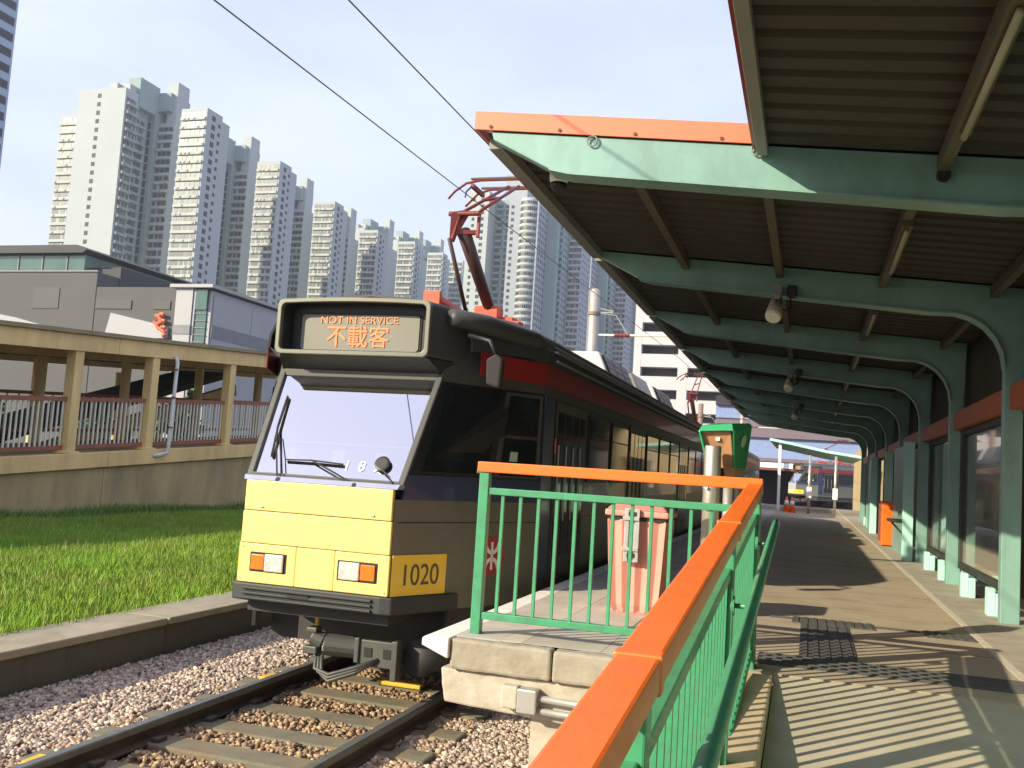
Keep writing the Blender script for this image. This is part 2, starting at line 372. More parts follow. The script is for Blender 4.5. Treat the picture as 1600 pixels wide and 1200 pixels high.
def zball(x, y):
    z = np.full_like(x, -1.062)
    z = np.where(x < XC-1.0, -1.05+0.03*np.clip((-4.8-x), 0, 1), z)
    for ys in SLEEP:
        ins = (np.abs(y-ys) < 0.135) & (np.abs(x-XC) < 1.16)
        z = np.where(ins, -9, z)
        rim = (np.abs(y-ys) < 0.17) & (np.abs(x-XC) < 1.2) & ~ins
        z = np.where(rim, z-0.012, z)
    for xr in (XC-.7175, XC+.7175): z = np.where(np.abs(x-xr) < 0.085, -9, z)
    return z
stones('ballast', [(-5.78, XC-.8, 3.6, 9.6), (XC+.8, -1.15, 3.6, 9.6), (-5.78, -4.4, 9.6, 14.0)], 56000, zball, 0.010, 0.026, 'pinkish grey crushed stone ballast outside the rails')
stones('rusty_ballast', [(XC-.63, XC+.63, 3.6, 9.6), (XC-1.15, XC-.8, 3.6, 9.6), (XC+.8, XC+1.15, 3.6, 9.6)], 15000, lambda x, y: zball(x, y)+.004, 0.010, 0.027, 'rust brown crushed stone ballast between the rails', 'stone_rusty')

for k, xr in enumerate((XC-.7175, XC+.7175)):
    t = empty('rail', (xr, -4, -1.05), ('rust dark steel rail nearer the grassy kerb wall', 'rust dark steel rail nearer the platform')[k], 'rail')
    prof = [(-.075, -1.05), (.075, -1.05), (.075, -1.04), (.012, -1.025), (.012, -.955), (-.012, -.955), (-.012, -1.025), (-.075, -1.04)]
    part('rail_web', 'rail', t, lambda b: b.prism([(xr+p[0], p[1]) for p in prof], 1, -4, 60))
    part('rail_head', 'rail_head', t, lambda b: b.prism([(xr-.036, -.955), (xr+.036, -.955), (xr+.036, -.918), (xr+.028, -.91), (xr-.028, -.91), (xr-.036, -.918)], 1, -4, 60))
    clip = None
    for ys in SLEEP:
        if clip is None:
            clip = part('rail_clip', 'rail', t, lambda b: b.box(xr-.13, xr-.065, ys-.05, ys+.05, -1.035, -1.005), bevel=.006); c0 = ys
        else: copy_part(clip, t, (0, ys-c0, 0))
        copy_part(clip, t, (.195, ys-c0, 0))
sl0 = MB().box(XC-1.15, XC+1.15, -.125, .125, -1.16, -1.037)
smesh = None
ORD = ['nearest', 'second', 'third', 'fourth', 'fifth', 'sixth', 'seventh', 'eighth', 'ninth', 'tenth']
for i_, ys in enumerate(SLEEP[::-1]):
    if smesh is None:
        o = sl0.build('sleeper', 'sleeper', origin=(0, 0, 0), bevel=.015); smesh = o
    else:
        o = smesh.copy(); COL.objects.link(o)
    o.location = (random.uniform(-.02, .02), ys, random.uniform(-.006, .004)); o.rotation_euler = (0, 0, random.uniform(-.012, .012))
    tag(o, ORD[i_]+' grey green sleeper under the rails, counted from the camera', 'sleeper', 'sleepers of the track')
for k, (x, y, w, l, a, lb) in enumerate(((-4.50, 5.02, .10, .17, .1, 'small yellow marker block beside the near end of the left rail'), (-4.50, 7.75, .12, .2, -.1, 'small yellow marker block beside the left rail by the coupler'), (-3.42, 8.15, .42, .13, .0, 'flat yellow painted bar on the ballast under the coupler'))):
    o = MB().box(-w/2, w/2, -l/2, l/2, 0, .035).build('track_marker', 'yellow_mark', bevel=.008); o.location = (x, y, -1.035); o.rotation_euler = (0, 0, a)
    tag(o, lb, 'marker', 'yellow markers along the track')

# low retaining wall of the verge
kw = empty('retaining_kerb', (-6.15, 4, -1.3), 'low dark streaked concrete retaining wall along the grass', 'wall')
y = -4.0
while y < 40:
    l = 2.98
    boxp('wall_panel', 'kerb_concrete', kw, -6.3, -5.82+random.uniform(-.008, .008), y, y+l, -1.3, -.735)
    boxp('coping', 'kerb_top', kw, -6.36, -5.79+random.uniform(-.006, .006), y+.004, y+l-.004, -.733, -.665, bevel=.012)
    y += 3.0
struct(MB().add([(-6.3, -20, -.72), (-16.5, -20, -.80), (-16.5, 60, -.80), (-6.3, 60, -.72)], [(0, 1, 2, 3)]).build('grass_bank', 'grass_ground'))
struct(MB().add([(-16.5, -60, -.81), (-400, -60, -.81), (-400, 400, -.81), (-16.5, 400, -.81)], [(0, 1, 2, 3)]).build('far_ground', 'asphalt'))

def blades(name, n, x0, x1, y0, y1, h0, h1, w, m, label, patch=True):
    x = x0+(x1-x0)*rng.random(n); y = y0+(y1-y0)*rng.random(n)
    # taller and shorter tussocks
    ph = 0.5+0.25*np.sin(x*1.7+1.3*np.sin(y*.9))+0.25*np.sin(y*1.1+x*.6+2*np.sin(x*.37))
    z = -.725-.0078*(-6.3-x)
    h = (h0+(h1-h0)*rng.random(n))*(0.55+0.75*ph)
    a = rng.random(n)*6.28; lean = (rng.random(n)*.55+.08)*h; la = rng.random(n)*6.28
    ww = w*(0.6+.8*rng.random(n))
    dx, dy = np.cos(a)*ww/2, np.sin(a)*ww/2; lx, ly = np.cos(la)*lean, np.sin(la)*lean
    P = np.stack([np.stack([x-dx, y-dy, z-.01], 1), np.stack([x+dx, y+dy, z-.01], 1),
                  np.stack([x-dx*.7+lx*.35, y-dy*.7+ly*.35, z+h*.55], 1), np.stack([x+dx*.7+lx*.35, y+dy*.7+ly*.35, z+h*.55], 1),
                  np.stack([x+lx, y+ly, z+h], 1)], 1).reshape(-1, 3)
    b = (5*np.arange(n))[:, None]
    Q = np.concatenate([b+np.array([0, 1, 3]), b+np.array([0, 3, 2]), b+np.array([2, 3, 4])], 0)
    me = bpy.data.meshes.new(name); me.vertices.add(len(P)); me.vertices.foreach_set('co', P.ravel())
    me.loops.add(Q.size); me.loops.foreach_set('vertex_index', Q.ravel().astype(np.int32)); me.polygons.add(len(Q))
    me.polygons.foreach_set('loop_start', np.arange(0, Q.size, 3, dtype=np.int32)); me.polygons.foreach_set('loop_total', np.full(len(Q), 3, dtype=np.int32))
    me.update(); me.materials.append(MATS[m]); o = bpy.data.objects.new(name, me); COL.objects.link(o)
    o['kind'] = 'stuff'; o['label'] = label; o['category'] = 'grass'
blades('grass', 280000, -16.35, -6.26, 6, 24, .045, .145, .010, 'grass', 'bright green uncut grass on the verge behind the kerb wall')
blades('dry_grass', 5000, -16.3, -6.22, 6, 23, .10, .24, .006, 'dry', 'thin straw coloured stalks scattered through the grass')
blades('weeds', 5000, -16.4, -15.6, 12, 26, .15, .34, .02, 'weed', 'taller dark weeds along the foot of the footbridge wall')

# ================================================================== COVERED FOOTBRIDGE RAMP behind the grass
WX = -16.4
def wz(y): return 0.50+0.068*(y-16.4)          # ledge level of the rising ramp
def rz(y): return 2.90+0.068*(y-16.4)          # underside of the roof beam
wk = empty('covered_footbridge', (WX, 16, -.8), 'cream painted covered footbridge ramp with railings beyond the grass', 'footbridge')
Y0, Y1 = 2.0, 46.0
def sl_box(b, x0, x1, ya, yb, za, zb):  # follows the ramp slope: za/zb functions
    b.hexa([(x0, ya, za(ya)), (x1, ya, za(ya)), (x1, yb, za(yb)), (x0, yb, za(yb)), (x0, ya, zb(ya)), (x1, ya, zb(ya)), (x1, yb, zb(yb)), (x0, yb, zb(yb))])
yj = [2.0, 7.4, 13.4, 19.6, 26.2, 33, 40, 46]
for a, b_ in zip(yj[:-1], yj[1:]):
    part('base_wall', 'wall_base', wk, lambda b: sl_box(b, WX-.3, WX-.06, a+.01, b_-.01, lambda y: -.85, lambda y: wz(y)-.36))
    part('ledge_beam', 'beige', wk, lambda b: sl_box(b, WX-.4, WX+.05, a+.008, b_-.008, lambda y: wz(y)-.37, lambda y: wz(y)), bevel=.015)
    part('roof_beam', 'beige', wk, lambda b: sl_box(b, WX-.25, WX+.06, a+.007, b_-.007, rz, lambda y: rz(y)+.40), bevel=.015)
    part('roof_slab', 'beige_roof', wk, lambda b: sl_box(b, WX-11.5, WX+.16, a, b_, lambda y: rz(y)+.404, lambda y: rz(y)+.50))
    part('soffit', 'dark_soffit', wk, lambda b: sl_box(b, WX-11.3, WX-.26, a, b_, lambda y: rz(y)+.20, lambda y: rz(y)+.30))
    part('deck', 'wall_base', wk, lambda b: sl_box(b, WX-4.3, WX-.41, a, b_, lambda y: wz(y)-.25, lambda y: wz(y)-.05))
    part('roof_beam', 'beige', wk, lambda b: sl_box(b, WX-4.5, WX-4.3, a+.007, b_-.007, rz, lambda y: rz(y)+.195))
    part('roof_beam', 'beige', wk, lambda b: sl_box(b, WX-11.5, WX-11.31, a+.007, b_-.007, rz, lambda y: rz(y)+.40))
cy = [4.6, 8.2, 11.7, 15.1, 18.35, 21.1, 24.6, 28.4, 32.2, 36.0, 40.0]
bar = None
for i, y in enumerate(cy):
    part('column', 'beige', wk, lambda b: (b.box(WX-.24, WX+.02, y-.14, y+.14, wz(y)-.01, rz(y)+.02), b.box(WX-.27, WX+.045, y-.26, y+.26, wz(y)-.01, wz(y)+.06)), bevel=.012)
    part('column', 'beige', wk, lambda b: b.tube([(WX-4.35, y+.7, wz(y)-.2), (WX-4.35, y+.7, rz(y)+.02)], .15, 12))
    if i == len(cy)-1: break
    ya, yb = y+.15, cy[i+1]-.15
    part('top_rail', 'brown_rail', wk, lambda b: sl_box(b, WX-.17, WX-.09, ya, yb, lambda t: wz(t)+1.22, lambda t: wz(t)+1.32))
    part('bottom_rail', 'brown_rail', wk, lambda b: sl_box(b, WX-.17, WX-.09, ya, yb, lambda t: wz(t)+.10, lambda t: wz(t)+.19))
    n = int((yb-ya)/.145)
    for k in range(n):
        t = ya+(k+.5)*(yb-ya)/n
        if bar is None:
            bar = boxp('baluster', 'pale_bar', wk, WX-.147, WX-.113, t-.016, t+.016, wz(t)+.185, wz(t)+1.225); b0 = (t, wz(t))
        else: copy_part(bar, wk, (0, t-b0[0], wz(t)-b0[1]))
yd = 21.75
part('downpipe', 'pvc', wk, lambda b: b.tube([(WX-.12, yd, rz(yd)+.06), (WX+.10, yd, rz(yd)+.06), (WX+.17, yd, rz(yd)-.06), (WX+.17, yd-.06, wz(yd)-.02), (WX+.15, yd-.10, wz(yd)-.10), (WX+.10, yd-.34, wz(yd)-.17), (WX+.02, yd-.5, wz(yd)-.19)], .052, 10), smooth=True)
for zz in (.55, 1.35, 2.1): part('pipe_clip', 'brown_rail', wk, lambda b: b.tube([(WX+.17, yd-.04, wz(yd)+zz), (WX+.17, yd-.04, wz(yd)+zz+.05)], .062, 10))
# second flight of the ramp, falling the other way, and things under it
w2 = empty('return_ramp', (-22, 20, -.8), 'return flight of the ramp with slanting cream beam under the roof', 'ramp')
part('slanting_beam', 'beige', w2, lambda b: b.beam((-21.9, 33, 3.3), (-21.9, 20.5, -.2), .25, .42))
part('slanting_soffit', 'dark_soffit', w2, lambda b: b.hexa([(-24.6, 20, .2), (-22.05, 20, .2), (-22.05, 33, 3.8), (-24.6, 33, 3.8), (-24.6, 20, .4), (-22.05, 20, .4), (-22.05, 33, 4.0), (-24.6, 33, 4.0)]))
for y, zt in ((13, 3.2), (17, 3.2), (22.6, 3.4), (26.4, 3.6), (30.5, 3.6)):
    part('column', 'beige', w2, lambda b: b.tube([(-25.2, y, -.8), (-25.2, y, zt)], .22, 12))
part('handrail', 'brown_rail', w2, lambda b: (b.beam((-21.7, 4, 1.2), (-21.7, 34, 2.9), .06, .1), b.beam((-21.7, 4, .1), (-21.7, 34, 1.8), .06, .1)))
for k in range(70):
    y = 4+k*.43; z = .1+.0567*(y-4)
    if k == 0: hb = boxp('baluster', 'pale_bar', w2, -21.72, -21.68, y-.02, y+.02, z, z+1.1); hb0 = z
    else: copy_part(hb, w2, (0, y-4, z-hb0))
pk = empty('parked_van', (-31, 21, -.8), 'dark van half hidden behind the footbridge railings', 'van')
part('body', 'black', pk, lambda b: b.prism([(18.4, -.45), (23.4, -.45), (23.4, .6), (22.6, 1.5), (18.6, 1.5), (18.4, 1.3)], 0, -32, -30.2), bevel=.08)
part('window', 'side_glass', pk, lambda b: b.box(-30.195, -30.18, 18.8, 22.3, .7, 1.3))
for y in (19.3, 22.5): part('wheel', 'rubber', pk, lambda b: b.tube([(-30.45, y, -.45), (-30.15, y, -.45)], .35, 16))
for k, (y, h, lb) in enumerate(((27.5, 2.6, 'round dark green shrub behind the footbridge columns'), (34, 3.4, 'dense dark shrub at the far end of the footbridge'), (39, 4.2, 'tallest dark tree beyond the end of the footbridge'))):
    sh = empty('shrub', (-28.5, y, -.8), lb, 'shrub', 'shrubs behind the footbridge')
    part('trunk', 'bark', sh, lambda b: b.tube([(-28.5, y, -.8), (-28.4, y+.1, h*.45)], [.10, .05], 7))
    n = 900; c = np.array([-28.5, y, h*.45]); d = rng.normal(size=(n, 3)); d /= np.linalg.norm(d, axis=1)[:, None]
    p = c+d*(rng.random((n, 1))**.35)*np.array([1.3, 1.5, h*.42])*(0.75+.35*np.sin(d[:, :1]*5+d[:, 1:2]*4))
    b = MB()
    for q in p:
        s = .12+.1*random.random(); u = Vector(rng.normal(size=3)).normalized(); v = u.orthogonal().normalized(); q = Vector(q)
        b.add([q-u*s, q+v*s*.6, q+u*s, q-v*s*.6], [(0, 1, 2, 3)])
    b.build('crown', 'leaf', sh)

# ================================================================== PLATFORM, RAMP
PE = -2.05
YE = 5.16
pf = struct(MB().box(-1.62, 2.3, YE+.10, 45, -.06, 0.0).build('platform', 'platform_floor'))
sl = boxp('floor_strip', 'platform_tile', pf, PE+.16, -1.622, YE+.10, 45, -.055, .002)
boxp('floor_strip', 'platform_line', pf, -1.618, -1.50, YE+.10, 45, -.05, .004)
boxp('floor_strip', 'platform_tile', pf, -1.498, -1.05, YE+.10, 45, -.05, .003)
boxp('floor_strip', 'platform_tile', pf, -1.046, -.30, YE+.10, 6.25, -.05, .0035)
y = YE-.02
while y < 45:
    part('edge_nosing', 'platform_edge_white', pf, lambda b: b.prism([(PE, -.05), (PE+.16, -.11), (PE+.16, .003), (PE+.02, .003), (PE, -.012)], 1, y, y+1.19), bevel=.006)
    y += 1.195
# slab end: chipped blocks above a bearing shelf
for x0, x1, dz in ((PE+.165, -1.30, 0), (-1.294, -.27, -.012)):
    part('slab_end', 'concrete', pf, lambda b: b.box(x0, x1, YE, YE+.11, -.17, .001+dz*.1), bevel=.018)
part('slab_edge_beam', 'concrete_pale', pf, lambda b: b.hexa([(PE+.13, YE+.04, -.36), (-.28, YE+.04, -.44), (-.28, YE+1.2, -.44), (PE+.13, YE+1.2, -.36), (PE+.10, YE+.04, -.172), (-.28, YE+.04, -.172), (-.28, YE+1.2, -.172), (PE+.10, YE+1.2, -.172)]), bevel=.012)
part('slab_side', 'concrete_pale', pf, lambda b: b.box(PE+.15, PE+.35, YE+1.21, 45, -.40, -.062))
part('support_wall', 'concrete_pale', pf, lambda b: b.box(-1.42, 2.3, YE+.10, 45, -1.3, -.18))
ctex = bpy.data.textures.new('chips', 'CLOUDS'); ctex.noise_scale = .09; ctex.noise_depth = 3
for o in [c for c in pf.children if c.name.startswith(('slab_end', 'slab_edge_beam'))]:
    ss = o.modifiers.new('sub', 'SUBSURF'); ss.subdivision_type = 'SIMPLE'; ss.levels = 5; ss.render_levels = 5
    dp = o.modifiers.new('chips', 'DISPLACE'); dp.texture = ctex; dp.strength = .011; dp.mid_level = .62; dp.texture_coords = 'GLOBAL'
for k in range(12):
    yj_ = 6.6+3.1*k
    boxp('floor_joint', 'tactile', pf, -.24 if yj_ > 7 else .5, 1.125, yj_, yj_+.012, -.02, .0015)
# wide floor joints and the drain line beside the wall
boxp('drain_line', 'platform_line', pf, 1.13, 1.18, 5.4, 45, -.05, .004)
boxp('wall_side_strip', 'concrete', pf, 1.185, 2.3, 5.4, 45, -.05, .003)
# tactile plates: ribbed bars
def tact(x0, x1, y0, y1, axis):
    o = boxp('tactile_plate', 'tactile', pf, x0, x1, y0, y1, -.02, .006)
    b = MB()
    if axis == 0:
        n = int((y1-y0)/.05)
        for k in range(n): c = y0+(k+.5)*(y1-y0)/n; b.box(x0+.01, x1-.01, c-.012, c+.012, .005, .011)
    else:
        n = int((x1-x0)/.06)
        for k in range(n): c = x0+(k+.5)*(x1-x0)/n; b.box(c-.014, c+.014, y0+.01, y1-.01, .005, .011)
    b.build('raised_bars', 'tactile', o)
tact(-.24, 2.2, 5.50, 5.84, 0)
tact(-.02, .30, 5.845, 7.25, 1)
tact(-.08, .48, 7.255, 7.56, 1)
tact(-.24, -.085, 7.42, 7.48, 0); tact(.485, .80, 7.38, 7.44, 0); tact(.805, 1.12, 7.20, 7.50, 1)
# ramp falling towards the camera
def zr(y): return -.0835*(5.36-y) if y > .6 else -.0835*4.76
rp_ = MB()
rp_.hexa([(-.135, -16, zr(-3)-.3), (2.3, -16, zr(-3)-.3), (2.3, .6, zr(.6)-.3), (-.135, .6, zr(.6)-.3), (-.135, -16, zr(-3)), (2.3, -16, zr(-3)), (2.3, .6, zr(.6)), (-.135, .6, zr(.6))])
rp_.hexa([(-.135, .6, zr(.6)-.3), (2.3, .6, zr(.6)-.3), (2.3, YE+.098, -.3), (-.135, YE+.098, -.3), (-.135, .6, zr(.6)), (2.3, .6, zr(.6)), (2.3, YE+.098, zr(YE+.098)), (-.135, YE+.098, zr(YE+.098))])
ramp = struct(rp_.build('ramp', 'ramp_floor'))
part('ramp_kerb', 'ramp_kerb', ramp, lambda b: b.hexa([(-.34, -16, -1.3), (-.14, -16, -1.3), (-.14, YE-.01, -1.3), (-.34, YE-.01, -1.3), (-.34, -16, zr(-1)+.05), (-.14, -16, zr(-1)+.05), (-.14, YE-.01, zr(YE)+.03), (-.34, YE-.01, zr(YE)+.03)]), bevel=.012)

# conduits on the slab end
cd = empty('conduit', (-1.2, YE, -.4), 'pair of grey conduit pipes with pale junction box on platform end', 'conduit')
part('junction_box', 'concrete_pale', cd, lambda b: b.box(-1.56, -1.47, YE-.035, YE+.039, -.33, -.21), bevel=.008)
part('junction_box', 'galv', cd, lambda b: b.box(-1.468, -1.36, YE-.045, YE+.039, -.345, -.215), bevel=.008)
for dz in (0, -.065): part('pipe', 'galv', cd, lambda b: b.tube([(-1.37, YE, -.262+dz), (-.30, YE, -.295+dz)], .019, 8), smooth=True)

# ================================================================== FENCE at the platform end
FY = 5.40
fn = empty('platform_end_fence', (-1.0, FY, 0), 'green barred fence with orange top rail across the platform end', 'fence')
part('post', 'green', fn, lambda b: b.box(-1.85, -1.79, FY-.03, FY+.03, 0, .935), bevel=.005)
part('post', 'green', fn, lambda b: b.box(-.30, -.24, FY-.03, FY+.03, 0, .935), bevel=.005)
part('top_rail', 'orange', fn, lambda b: b.box(-1.862, -.235, FY-.042, FY+.042, .937, .998), bevel=.006)
part('upper_rail', 'green', fn, lambda b: b.box(-1.789, -.301, FY-.022, FY+.022, .808, .848), bevel=.004)
part('lower_rail', 'green', fn, lambda b: b.box(-1.789, -.301, FY-.022, FY+.022, .088, .128), bevel=.004)
bl = None
for k in range(13):
    x = -1.704+.1092*k
    if bl is None: bl = boxp('baluster', 'green', fn, x-.0095, x+.0095, FY-.0095, FY+.0095, .126, .81, bevel=.002)
    else: copy_part(bl, fn, (.1092*k, 0, 0))

# ================================================================== RAMP RAILING beside the camera
RX = -.272
def rt(y): return .972-.0830*(5.36-y)            # top of the cap
rl = empty('ramp_railing', (RX, 3, -.2), 'green ramp railing with orange cap running down towards the camera', 'railing')
def rbeam(b, x0, x1, ya, yb, za, zb):
    b.hexa([(x0, ya, rt(ya)+za), (x1, ya, rt(ya)+za), (x1, yb, rt(yb)+za), (x0, yb, rt(yb)+za), (x0, ya, rt(ya)+zb), (x1, ya, rt(ya)+zb), (x1, yb, rt(yb)+zb), (x0, yb, rt(yb)+zb)])
caps = [(-1.2, 1.70), (1.715, 3.62), (3.635, 5.36)]
for a, c in caps:
    part('cap_rail', 'orange', rl, lambda b: rbeam(b, RX-.041, RX+.041, a, c, -.062, 0), bevel=.007)
for y in (1.7075, 3.6275):
    part('joint_sleeve', 'orange', rl, lambda b: rbeam(b, RX-.0435, RX+.0435, y-.018, y+.018, -.066, .0035), bevel=.004)
part('upper_rail', 'green', rl, lambda b: rbeam(b, RX-.02, RX+.02, -1.2, 5.36, -.195, -.155), bevel=.004)
part('lower_rail', 'green', rl, lambda b: rbeam(b, RX-.02, RX+.02, -1.2, 5.36, -.90, -.86), bevel=.004)
for y in (-.3, 1.66, 3.58, 5.33):
    part('post', 'green', rl, lambda b: b.box(RX-.03, RX+.03, y-.03, y+.03, zr(y)-.05, rt(y)-.06), bevel=.005)
bl = None; y = -1.1
while y < 5.28:
    if bl is None: bl = boxp('baluster', 'green', rl, RX-.0095, RX+.0095, y-.0095, y+.0095, rt(y)-.87, rt(y)-.19); by = y
    else: copy_part(bl, rl, (0, y-by, rt(y)-rt(by)))
    y += .108
HX = RX+.115
hr = part('handrail', 'green', rl, lambda b: b.tube([(HX, -1.2, rt(-1.2)-.20)]+[(HX, t, rt(t)-.20) for t in (0, 1, 2, 3, 4, 5.1)]+[(HX, 5.34, rt(5.34)-.20)], .0215, 12), smooth=True)
for y in (.3, 1.66, 3.58, 5.15):
    part('bracket', 'green', hr, lambda b: b.tube([(RX+.025, y, rt(y)-.29), (HX-.02, y, rt(y)-.29), (HX, y, rt(y)-.27), (HX, y, rt(y)-.215)], .009, 8), smooth=True)
    part('bracket_plate', 'green', hr, lambda b: b.tube([(RX+.02, y, rt(y)-.29), (RX+.034, y, rt(y)-.29)], .035, 14))
for y in (1.20, .92):
    part('collar', 'green', hr, lambda b: b.tube([(HX, y-.03, rt(y-.03)-.20), (HX, y+.03, rt(y+.03)-.20)], .0245, 12), smooth=True)

# ================================================================== BIN
bx, by_ = -1.135, 6.93
bn = empty('litter_bin', (bx, by_, 0), 'pink fluted plastic wheelie bin behind the green fence', 'bin')
def binbody(b):
    # fluted walls: front face folds in and out
    def ring(z, hx, hy):
        pts = []; n = 9
        for k in range(n):
            t = -1+2*k/(n-1); pts.append((bx+t*hx, by_-hy+(0.022 if k % 2 else 0)))
        for k in range(1, 5): pts.append((bx+hx-(0.018 if k % 2 else 0), by_-hy+2*hy*k/5))
        for k in range(n):
            t = 1-2*k/(n-1); pts.append((bx+t*hx, by_+hy-(0.022 if k % 2 else 0)))
        for k in range(1, 5): pts.append((bx-hx+(0.018 if k % 2 else 0), by_+hy-2*hy*k/5))
        return [(p[0], p[1], z) for p in pts]
    lv = [(0.02, .15, .16), (.07, .168, .175), (.3, .186, .195), (.66, .206, .22)]
    rings = [ring(*q) for q in lv]; n = len(rings[0]); vs = [p for r in rings for p in r]; fs = [tuple(range(n-1, -1, -1)), tuple((len(lv)-1)*n+k for k in range(n))]
    for i in range(len(lv)-1):
        for k in range(n): fs.append((i*n+k, i*n+(k+1) % n, (i+1)*n+(k+1) % n, (i+1)*n+k))
    b.add(vs, fs)
part('bin_body', 'pink', bn, binbody, bevel=.004)
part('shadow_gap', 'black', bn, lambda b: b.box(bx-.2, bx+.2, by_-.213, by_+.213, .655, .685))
part('rim', 'pink', bn, lambda b: b.box(bx-.224, bx+.224, by_-.235, by_+.235, .683, .728), bevel=.012)
part('lid', 'pink_lid', bn, lambda b: b.hexa([(bx-.218, by_-.23, .728), (bx+.218, by_-.23, .728), (bx+.218, by_+.23, .728), (bx-.218, by_+.23, .728), (bx-.16, by_-.16, .782), (bx+.16, by_-.16, .782), (bx+.16, by_+.2, .80), (bx-.16, by_+.2, .80)]), bevel=.015)
part('foot', 'pink_lid', bn, lambda b: b.box(bx-.125, bx+.125, by_-.15, by_+.15, 0, .03), bevel=.008)
br = empty('fence_bracket', (-1.16, 6.68, .37), 'galvanised locking bracket plate on the front of the pink bin', 'bracket')
part('plate', 'galv', br, lambda b: b.box(-1.215, -1.115, 6.690, 6.697, .37, .74), bevel=.002)
for x in (-1.208, -1.135): part('channel', 'galv', br, lambda b: b.box(x, x+.028, 6.668, 6.689, .375, .735), bevel=.002)
for z in (.45, .66): part('cross_strap', 'galv', br, lambda b: b.box(-1.222, -1.108, 6.655, 6.667, z, z+.025), bevel=.002)
for z in (.405, .69):
    for x in (-1.185, -1.15): part('slot', 'black', br, lambda b: b.box(x, x+.02, 6.664, 6.670, z, z+.028))

# ================================================================== CARD READER and its pole
pl = empty('steel_pole', (-.555, 5.88, 0), 'round brushed steel pole with two clamp bands by the fence', 'pole')
part('shaft', 'steel', pl, lambda b: b.tube([(-.555, 5.88, 0), (-.555, 5.88, 1.17), (-.555, 5.88, 1.18)], [.05, .05, .046], 20), smooth=True)
for z in (.80, .92):
    part('clamp_band', 'galv', pl, lambda b: b.tube([(-.555, 5.88, z), (-.555, 5.88, z+.016)], .0525, 20))
    part('clamp_lug', 'galv', pl, lambda b: b.tube([(-.575, 5.835, z+.008), (-.58, 5.815, z+.008)], .012, 8))
cr = empty('card_reader', (-.48, 6.06, 0), 'green hooded fare card reader with round pale badge on its side', 'card reader')
def hood(b):
    # flaring hood: wide top with rounded shoulder, narrow toward the bottom, open to the front-left
    top = 1.335; x0, x1 = -.665, -.345; y0, y1 = 5.93, 6.22
    b.add([(x0+.01, y0, top-.07), (x1-.10, y0, top-.055), (x1, y1-.02, top-.012), (x0+.09, y1, top-.03),
           (x0+.03, y0+.02, top-.03), (x1-.11, y0+.02, top-.012), (x1-.02, y1-.03, top+.008), (x0+.1, y1-.01, top)],
          [(3, 2, 1, 0), (4, 5, 6, 7), (0, 1, 5, 4), (1, 2, 6, 5), (2, 3, 7, 6), (3, 0, 4, 7)])
    # side cheek facing the walkway
    b.hexa([(-.435, 5.95, 1.05), (-.425, 5.96, 1.05), (-.375, 6.16, 1.05), (-.385, 6.15, 1.05), (x1-.105, y0+.003, top-.054), (x1-.095, y0+.01, top-.054), (x1-.005, y1-.025, top-.014), (x1-.015, y1-.02, top-.014)])
    # far cheek
    b.hexa([(x0+.055, 5.96, 1.10), (x0+.067, 5.955, 1.10), (x0+.12, 6.16, 1.10), (x0+.108, 6.165, 1.10), (x0+.012, y0+.003, top-.069), (x0+.024, y0+.003, top-.068), (x0+.105, y1-.02, top-.03), (x0+.093, y1-.02, top-.03)])
part('hood', 'green_hood', cr, hood, bevel=.014)
part('reader_face', 'reader_brown', cr, lambda b: b.hexa([(-.56, 6.02, 1.05), (-.44, 6.00, 1.05), (-.40, 6.14, 1.05), (-.52, 6.14, 1.05), (-.645, 5.965, 1.275), (-.462, 5.965, 1.278), (-.40, 6.16, 1.29), (-.57, 6.16, 1.28)]), bevel=.005)
part('indicator', 'white', cr, lambda b: b.box(-.55, -.525, 5.962, 5.972, 1.215, 1.235))
part('lower_case', 'reader_brown', cr, lambda b: b.hexa([(-.49, 5.99, .995), (-.435, 5.98, .995), (-.385, 6.13, 1.0), (-.46, 6.14, 1.0), (-.50, 5.97, 1.06), (-.428, 5.958, 1.052), (-.372, 6.155, 1.052), (-.46, 6.16, 1.06)]), bevel=.01)
part('badge', 'badge', cr, lambda b: b.add(*(lambda c, u, v, n: ([tuple(c+(u*math.cos(t)+v*math.sin(t))*.038) for t in [2*math.pi*k/n for k in range(n)]], [tuple(range(n))]))(Vector((-.389, 6.057, 1.222)), Vector((.225, .945, -.05)).normalized(), Vector((.2, .03, .97)).normalized(), 24)), thick=.004)
part('stand', 'steel', cr, lambda b: b.tube([(-.47, 6.10, 0), (-.47, 6.10, 1.0)], .035, 14), smooth=True)
part('bolt', 'white', cr, lambda b: b.tube([(-.470, 6.0, .965), (-.470, 6.0, .997)], .011, 8))

